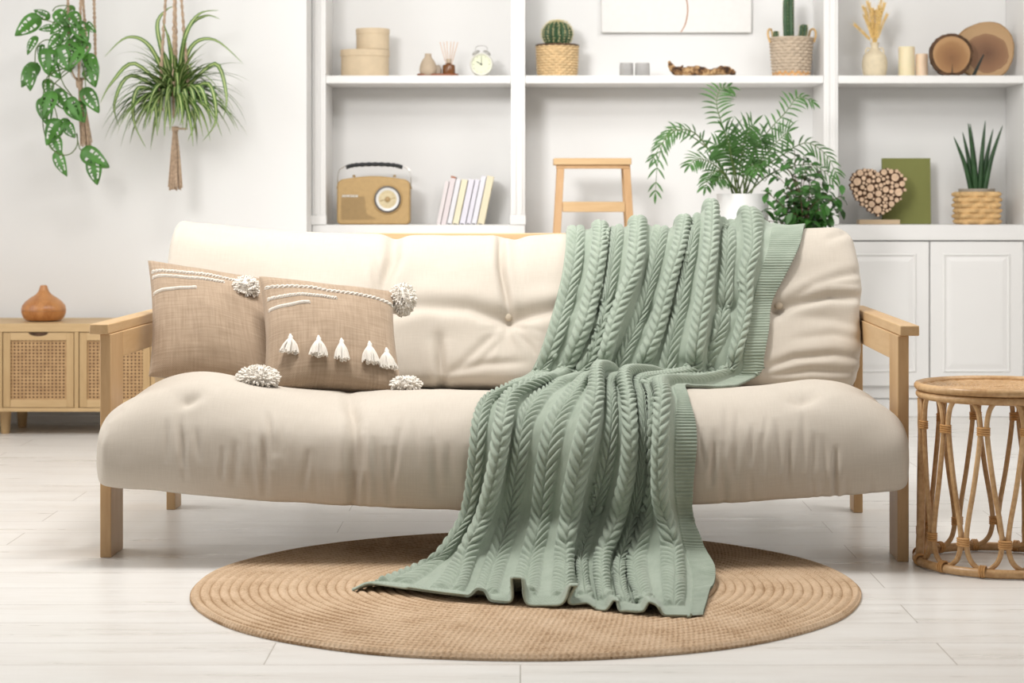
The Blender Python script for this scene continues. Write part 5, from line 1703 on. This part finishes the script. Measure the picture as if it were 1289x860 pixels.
# ------------------------------------------------------------------ palm and ficus in tall planters behind the sofa
py_ = 7.75
pco = Vector((X(935, py_), py_, 0))
pl = thing('potted_palm', 'feathery parlour palm in a tall white planter behind the sofa', 'plant', pco)
zp = Z(244, py_)
b = MB(); b.lathe([(0.062, 0.0), (0.066, 0.004), (0.098, zp - 0.004), (0.098, zp), (0.090, zp), (0.088, zp - 0.03), (0.0001, zp - 0.03)], n=56); b.build('planter', M['pot'], pl)
b = MB(); b.lathe([(0.0001, zp - 0.024), (0.0885, zp - 0.027)], n=32); b.build('soil', M['soil'], pl)
q = random.Random(17)
fronds = [  # traced midribs: pixels with depth steps towards (-) or away from (+) the viewer, leaflet length in m
    ([(927, 244), (905, 205), (880, 178), (850, 163), (838, 172), (828, 205), (825, 243)], 0.10, 0.055),
    ([(926, 244), (900, 200), (875, 168), (852, 164), (835, 178), (822, 200)], -0.08, 0.050),
    ([(929, 244), (918, 190), (908, 155), (902, 130), (907, 112), (918, 110)], 0.05, 0.062),
    ([(932, 244), (945, 200), (965, 168), (990, 140), (1005, 122), (1022, 128)], 0.06, 0.055),
    ([(934, 244), (950, 212), (968, 190), (985, 172), (992, 166)], -0.05, 0.070),
    ([(936, 244), (960, 215), (985, 195), (1015, 180), (1040, 195), (1052, 218)], 0.04, 0.062),
    ([(936, 244), (965, 222), (995, 210), (1025, 208), (1048, 226)], 0.12, 0.055),
    ([(930, 244), (932, 205), (938, 175), (948, 158)], -0.08, 0.080),
    ([(930, 244), (922, 205), (918, 180), (912, 165)], -0.10, 0.080),
    ([(928, 244), (912, 220), (895, 205), (878, 200), (868, 208)], -0.12, 0.055),
    ([(929, 244), (915, 225), (903, 215), (893, 222), (888, 236)], -0.14, 0.050),
    ([(934, 244), (948, 222), (958, 205), (968, 198)], -0.14, 0.070),
    ([(932, 244), (935, 215), (936, 190), (930, 172)], 0.02, 0.085),
    ([(933, 244), (943, 215), (952, 185), (958, 170)], 0.0, 0.080),
    ([(931, 244), (926, 215), (916, 192), (900, 182)], 0.0, 0.075),
    ([(933, 244), (940, 222), (946, 208), (955, 215)], -0.16, 0.060),
    ([(929, 244), (918, 228), (908, 224), (900, 228)], -0.16, 0.055)]
prof_ = lambda t: max(0.03, math.sin(PI * min(1, 0.06 + 0.94 * t)) ** 0.75)
for fi, (pts, dy, ll) in enumerate(fronds):
    n_ = len(pts)
    w3 = []
    for i, (u, v) in enumerate(pts):
        t = i / (n_ - 1)
        D = py_ + dy * t + 0.02 * math.sin(fi * 2.1) * (1 - t)
        p = P(u, v if i else v + 4, D) - pco
        if i == 0: p = Vector((p.x * 0.8 + 0.03 * math.sin(fi * 1.7) * 0.6, 0.03 * math.cos(fi * 1.7), zp - 0.028))
        w3.append(p)
    cv_ = path(w3, 44)
    b = MB(); b.tube(cv_, [0.0034 * (1 - 0.75 * i / 43) for i in range(44)], 6, m=1)
    npair = 15
    for k in range(npair):
        t = 0.30 + 0.68 * k / (npair - 1)
        i = min(42, int(t * 43))
        d = (cv_[i + 1] - cv_[i]).normalized()
        side = d.cross(Vector((0, -0.75, 0.66))).normalized()
        if side.length < 0.1: side = Vector((1, 0, 0))
        up = side.cross(d).normalized()
        for s in (-1, 1):
            l_ = ll * (0.55 + 0.6 * math.sin(PI * (0.12 + 0.8 * (k / npair)))) * q.uniform(0.85, 1.12)
            dd = (side * s * 0.85 + d * 0.62 + up * q.uniform(-0.05, 0.25) + Vector((0, q.uniform(-0.2, 0.2), 0))).normalized()
            b.blade(cv_[i], dd, up, l_, 0.0082, 0.75, 5, prof_, 0, 0.12)
    d = (cv_[-1] - cv_[-3]).normalized()
    b.blade(cv_[-1], d, Vector((0, -1, 0.3)), ll * 0.8, 0.010, 0.4, 5, prof_, 0)
    b.build('frond', [M['palm'], M['stem']], pl)

fy = 7.60
fco = Vector((X(1008, fy), fy, 0))
fp = thing('potted_ficus', 'bushy dark glossy leaved plant beside the palm behind the sofa', 'plant', fco)
zf = Z(305, fy)
b = MB(); b.lathe([(0.060, 0.0), (0.064, 0.004), (0.085, zf - 0.004), (0.085, zf), (0.078, zf), (0.077, zf - 0.03), (0.0001, zf - 0.03)], n=56); b.build('planter', M['pot'], fp)
b = MB(); b.lathe([(0.0001, zf - 0.024), (0.0775, zf - 0.027)], n=32); b.build('soil', M['soil'], fp)
q = random.Random(31)
bs = MB(); lv = MB()
oval = lambda t: max(0.03, math.sin(PI * min(1, t)) ** 0.85)
tips = [(962, 240), (968, 262), (975, 218), (985, 200), (1000, 188), (1012, 196), (1022, 205), (1032, 215), (1040, 232), (1050, 248), (1058, 262), (1060, 246), (1046, 272), (1030, 285),
        (1012, 285), (992, 285), (975, 283), (965, 278), (990, 230), (1005, 222), (1020, 232), (1032, 250), (1018, 258), (1000, 252), (985, 256), (1008, 270), (1028, 266), (985, 240), (1040, 258), (995, 208),
        (1015, 214), (1025, 240), (1010, 240), (998, 268), (978, 250), (1045, 240), (1022, 278), (1036, 276)]
for k, (u, v) in enumerate(tips):
    tip = P(u, v, fy + q.uniform(-0.13, 0.10)) - fco
    base = Vector((q.uniform(-0.03, 0.03), q.uniform(-0.03, 0.03), zf - 0.03))
    mid = base.lerp(tip, 0.55) + Vector((-(tip.x - base.x) * 0.18, 0, 0.03))
    cv_ = path([base, mid, tip], 20)
    bs.tube(cv_, [0.0024 * (1 - 0.6 * i / 19) for i in range(20)], 5)
    for i in range(8, 20, 1):
        if q.random() < 0.25: continue
        d = (cv_[min(19, i + 1)] - cv_[i - 1]).normalized()
        a = q.uniform(0, 2 * PI)
        o_ = d.orthogonal().normalized(); o2 = d.cross(o_)
        dd = (o_ * math.cos(a) + o2 * math.sin(a) + d * 0.5 + Vector((0, -0.15, 0.0))).normalized()
        lv.blade(cv_[i], dd, Vector((q.uniform(-0.4, 0.4), -0.5, 0.8)).normalized(), q.uniform(0.040, 0.060), q.uniform(0.019, 0.026), 0.9, 4, oval, 0, 0.16)
bs.build('branches', M['bark'], fp)
lv.build('foliage', M['ficus'], fp)

# ------------------------------------------------------------------ hanging plants in macrame
def twist_rope(b, p0, p1, rad, turns, knots=()):
    n = max(12, int((p1 - p0).length / 0.008))
    for s in (0, 1):
        pts = []
        for i in range(n + 1):
            t = i / n; a = 2 * PI * turns * t + s * PI
            kf = 1 + sum(0.8 * math.exp(-((t - k) / 0.02) ** 2) for k in knots)
            pts.append(p0.lerp(p1, t) + Vector((math.cos(a), math.sin(a), 0)) * rad * 0.55 * kf)
        b.tube(pts, rad * 0.75, 6)


def hanger(root, o, ropes, ring, knot_v, tass, y):
    """ropes: list of (top u, bottom point); cradle under the pot, knot and a tassel"""
    hk = MB()
    topz = H - 0.002 - o.z
    hook = P(sum(r[0] for r in ropes) / len(ropes), 0, y); hook.z = H - 0.03; hook -= o
    for (ut, vb, ub, dy) in ropes:
        a = P(ut, 0, y) - o; a.y = dy
        t0 = hook
        e = P(ub, vb, y) - o; e.y = dy
        b = MB(); twist_rope(b, t0, a, 0.0042, 16); twist_rope(b, a, e, 0.0050, 7, (0.3, 0.62)); b.build('rope', M['jute_rope'], root)
        kn = P(knot_v[0], knot_v[1], y) - o
        b = MB(); twist_rope(b, e, e.lerp(kn, 0.55) + Vector((0, dy * 0.25, -0.01)), 0.0045, 4); twist_rope(b, e.lerp(kn, 0.55) + Vector((0, dy * 0.25, -0.01)), kn, 0.0045, 4); b.build('cradle_cord', M['jute_rope'], root)
    hk.tube([hook + Vector((0, 0, -0.012)), hook + Vector((0, 0, 0.0295))], 0.004, 8); hk.build('ceiling_hook', M['steel'], root)
    b = MB(); kn = P(knot_v[0], knot_v[1], y) - o
    b.lathe([(0.006, 0.022), (0.012, 0.014), (0.0125, 0.0), (0.011, -0.016), (0.008, -0.02)], tuple(kn), 18, rib=(6, 0.10)); b.build('gathering_knot', M['jute_rope'], root)
    b = MB(); q = random.Random(int(knot_v[0]))
    (u0, v0), (u1, v1), wd = tass
    A0, A1 = P(u0, v0, y) - o, P(u1, v1, y) - o
    for i in range(58):
        a = q.uniform(0, 2 * PI); f = math.sqrt(q.random())
        o0 = Vector((math.cos(a), math.sin(a), 0)) * 0.007 * f
        o1 = Vector((math.cos(a), math.sin(a) * 0.8, 0)) * wd * f
        p0, p1_ = A0 + o0, A1 + o1 + Vector((0, 0, q.uniform(-0.006, 0.012)))
        m_ = p0.lerp(p1_, 0.5) + Vector((q.uniform(-1, 1), q.uniform(-1, 1), 0)) * 0.002
        b.tube(path([p0, m_, p1_], 8), 0.0023, 4)
    b.build('rope_tassel', M['jute_rope'], root)


hyy = 7.72
# spider plant
so1 = P(221, 130, hyy)
h1 = thing('hanging_planter', 'spider plant with striped arching leaves in a macrame hanger, right one of the pair', 'plant', so1, 0, 'macrame plant hangers')
b = MB(); b.lathe([(0.0001, -0.088), (0.038, -0.086), (0.050, -0.060), (0.060, -0.010), (0.063, 0.022), (0.058, 0.022), (0.055, 0.012), (0.0001, 0.010)], n=48); b.build('pot', M['pot'], h1)
b = MB(); b.lathe([(0.0001, 0.0145), (0.0545, 0.013)], n=32); b.build('soil', M['soil'], h1)
hanger(h1, so1, [(211, 128, 203, -0.045), (223, 130, 222, -0.066), (230, 128, 240, -0.03), (217, 128, 219, 0.066)], 0.06, (220.5, 160), ((220.5, 164), (221, 238), 0.027), hyy)
b = MB(); b.tube(path([(0.0, -0.04, -0.098), (0.02, -0.05, -0.097), (0.046, -0.03, -0.0965)], 8), 0.0035, 6); b.build('loose_cord', M['jute_rope'], h1)
q = random.Random(5); b = MB()
long_ = lambda t: max(0.02, (0.55 + 0.45 * math.sin(PI * min(1, t * 1.25))) * (1 - t ** 3) ** 0.8)
for k in range(190):
    a = k * 2.39996 + q.uniform(-0.2, 0.2)
    el = math.radians(q.uniform(18, 82))
    L_ = q.uniform(0.17, 0.33)
    d = Vector((math.cos(a) * math.cos(el), math.sin(a) * math.cos(el) * 0.8, math.sin(el)))
    base = Vector((math.cos(a) * 0.025 * q.random(), math.sin(a) * 0.025 * q.random(), 0.012))
    b.blade(base, d, Vector((0, 0, 1)) if el < 1.2 else Vector((-math.cos(a), -math.sin(a), 0.3)), L_, q.uniform(0.017, 0.025), q.uniform(1.6, 2.9) * (0.7 + L_), 11, long_, 0, 0.18, mid=1)
# a few long traced leaves
for pts in ([(216, 120), (190, 60), (160, 47), (131, 72)], [(218, 118), (205, 70), (198, 30), (210, 12), (220, 8)], [(222, 118), (232, 50), (250, 18), (276, 13)],
            [(224, 118), (240, 60), (270, 50), (306, 80)], [(222, 116), (235, 40), (258, 20), (277, 24)], [(215, 122), (170, 80), (140, 105), (126, 130)], [(214, 124), (175, 110), (168, 150), (184, 187)],
            [(226, 122), (262, 105), (272, 150), (255, 178)], [(226, 120), (270, 80), (285, 120), (281, 150)], [(214, 122), (165, 95), (144, 130), (150, 160)], [(220, 120), (212, 118), (214, 150), (214, 165)], [(218, 120), (196, 110), (197, 150), (198, 172)],
            [(226, 120), (240, 110), (246, 150), (236, 178)], [(221, 122), (224, 108), (222, 140), (216, 160)], [(223, 122), (232, 112), (236, 142), (233, 166)], [(218, 122), (206, 112), (202, 140), (199, 166)],
            [(217, 122), (198, 108), (186, 140), (182, 165)], [(224, 122), (250, 108), (262, 140), (266, 162)], [(220, 122), (214, 112), (208, 150), (207, 172)], [(222, 122), (230, 116), (230, 146), (226, 158)]):
    dyq = q.uniform(-0.10, 0.06)
    hang = pts[-1][1] >= 158 and abs(pts[-1][0] - 219) < 50
    if hang: dyq = -0.06
    cv_ = path([P(u, v, hyy + (dyq * (i / (len(pts) - 1)) - 0.03 * (i > 0) if not hang else -0.085 * min(1, i))) - so1 for i, (u, v) in enumerate(pts)], 16)
    wv_ = 0.018
    G1, G2, G3 = [], [], []
    for i, p in enumerate(cv_):
        d = (cv_[min(15, i + 1)] - cv_[max(0, i - 1)]).normalized()
        s = d.cross(Vector((0.1, -0.9, 0.45))).normalized() * wv_ * long_(i / 15) / 2
        G1.append([p - s, p - s * 0.32]); G2.append([p - s * 0.32, p + s * 0.32]); G3.append([p + s * 0.32, p + s])
    b.grid(G1); b.grid(G2, m=1); b.grid(G3)
b.build('foliage', [M['spider'], M['leaf_pale']], h1)

# swiss cheese vine
so2 = P(100, 80, hyy)
h2 = thing('hanging_planter', 'trailing vine with holed leaves in a macrame hanger, nearer the left edge', 'plant', so2, 0, 'macrame plant hangers')
b = MB(); b.lathe([(0.0001, -0.055), (0.026, -0.053), (0.038, -0.030), (0.043, 0.015), (0.039, 0.015), (0.038, 0.006), (0.0001, 0.004)], n=40); b.build('pot', M['pot'], h2)
b = MB(); b.lathe([(0.0001, 0.0085), (0.0375, 0.0075)], n=32); b.build('soil', M['soil'], h2)
hanger(h2, so2, [(88, 82, 90, -0.035), (105, 84, 103, -0.048), (119, 78, 121, -0.01), (101, 82, 108, 0.048)], 0.04, (100, 104), ((101, 108), (108, 183), 0.024), hyy)


def holed_leaf(b, c, axis, normal, L_, W_, q, m=0):
    """heart shaped leaf with oval holes between the side veins"""
    axis = axis.normalized(); side = axis.cross(normal).normalized(); nn = side.cross(axis).normalized()
    nu, nv = 18, 12
    holes = [(t, s * 0.50, 0.055, 0.20) for t in (0.24, 0.40, 0.56, 0.71) for s in (-1, 1)]
    vid = {}
    verts, faces = [], []
    def pos(i, j):
        t = i / nu; s = (j / nv - 0.5) * 2
        wdt = W_ * (math.sin(PI * min(1, t ** 0.62)) ** 0.75 * (1 - 0.15 * t) + 0.015)
        back = -0.10 * L_ * (abs(s) ** 1.2) * max(0, 1 - t * 3)
        return c + axis * (t * L_ + back) + side * s * wdt / 2 + nn * (-0.10 * W_ * s * s - 0.18 * L_ * t * t)
    for i in range(nu + 1):
        for j in range(nv + 1): verts.append(pos(i, j))
    for i in range(nu):
        for j in range(nv):
            t = (i + 0.5) / nu; s = ((j + 0.5) / nv - 0.5) * 2
            if any(((t - a - 0.05 * abs(s)) / e) ** 2 + ((s - f) / g) ** 2 < 1 for a, f, e, g in holes): continue
            faces.append((i * (nv + 1) + j, i * (nv + 1) + j + 1, (i + 1) * (nv + 1) + j + 1, (i + 1) * (nv + 1) + j))
    b.add(verts, faces, m)


q = random.Random(8); lv = MB()
leaf_list = [  # base pixel, tip pixel, width factor, depth step
    (48, 22, 20, 45, 0.62, -0.03), (44, 46, 32, 66, 0.55, -0.02), (44, 80, 24, 106, 0.72, -0.02), (38, 84, 36, 112, 0.6, -0.04), (60, 62, 62, 92, 0.75, -0.06), (72, 60, 84, 90, 0.75, -0.05),
    (62, 22, 44, 12, 0.6, 0.0), (70, 14, 84, 30, 0.7, -0.03), (88, 16, 100, 34, 0.75, -0.05), (80, 24, 62, 40, 0.7, -0.04), (96, 28, 110, 50, 0.75, -0.06), (86, 34, 72, 54, 0.7, -0.05),
    (100, 44, 94, 70, 0.75, -0.07), (108, 52, 98, 74, 0.7, -0.06), (66, 34, 50, 36, 0.6, -0.02), (110, 76, 116, 108, 0.72, -0.05), (106, 112, 124, 139, 0.58, -0.04), (60, 100, 62, 122, 0.6, -0.02),
    (64, 116, 50, 148, 0.68, -0.05), (70, 114, 82, 138, 0.7, -0.03), (54, 124, 60, 156, 0.6, -0.02), (84, 126, 98, 152, 0.75, -0.05), (94, 130, 104, 152, 0.8, -0.03), (74, 152, 60, 182, 0.68, -0.05),
    (82, 156, 92, 172, 0.7, -0.03), (66, 172, 74, 194, 0.7, -0.04), (70, 192, 80, 221, 0.52, -0.02), (104, 190, 134, 210, 0.62, -0.03), (116, 200, 120, 231, 0.62, -0.02), (84, 150, 74, 168, 0.6, -0.02),
    (100, 60, 84, 84, 0.7, -0.06), (58, 78, 74, 96, 0.7, -0.03), (92, 8, 78, 20, 0.6, 0.0), (108, 30, 118, 40, 0.6, -0.02), (76, 44, 60, 60, 0.7, -0.04), (110, 68, 122, 92, 0.6, -0.02),
    (52, 56, 48, 70, 0.6, -0.02), (86, 50, 104, 62, 0.7, -0.04)]
for (u0, v0, u1, v1, wf_, dy) in leaf_list:
    D = hyy + dy + q.uniform(-0.03, 0.02)
    p0, p1_ = P(u0, v0, D) - so2, P(u1, v1, D - 0.03) - so2
    L_ = (p1_ - p0).length
    holed_leaf(lv, p0, p1_ - p0, Vector((q.uniform(-0.5, 0.5), -1, q.uniform(-0.1, 0.5))), L_, L_ * wf_ * 1.05, q)
lv.build('foliage', M['monstera'], h2)
vn = MB()
for pts in ([(100, 78), (80, 60), (60, 50), (46, 60), (44, 80)], [(98, 78), (82, 40), (66, 28), (48, 24)], [(98, 80), (70, 90), (58, 100), (54, 126), (54, 156), (60, 180), (74, 194), (88, 194), (97, 183), (97, 168)],
            [(100, 80), (78, 92), (80, 106), (92, 124), (90, 136)], [(96, 80), (62, 96), (76, 110), (94, 124)], [(102, 78), (92, 20), (86, 8), (72, 8), (66, 14)], [(100, 80), (70, 104), (64, 118), (72, 150), (66, 174)],
            [(102, 78), (106, 90), (108, 112)], [(96, 168), (100, 186), (104, 190), (116, 202)]):
    cv_ = path([P(u, v, hyy - 0.035 - 0.012 * math.sin(i * 1.3)) - so2 for i, (u, v) in enumerate(pts)], 40)
    vn.tube(cv_, 0.0021, 6)
vn.build('vine_stems', M['stem'], h2)
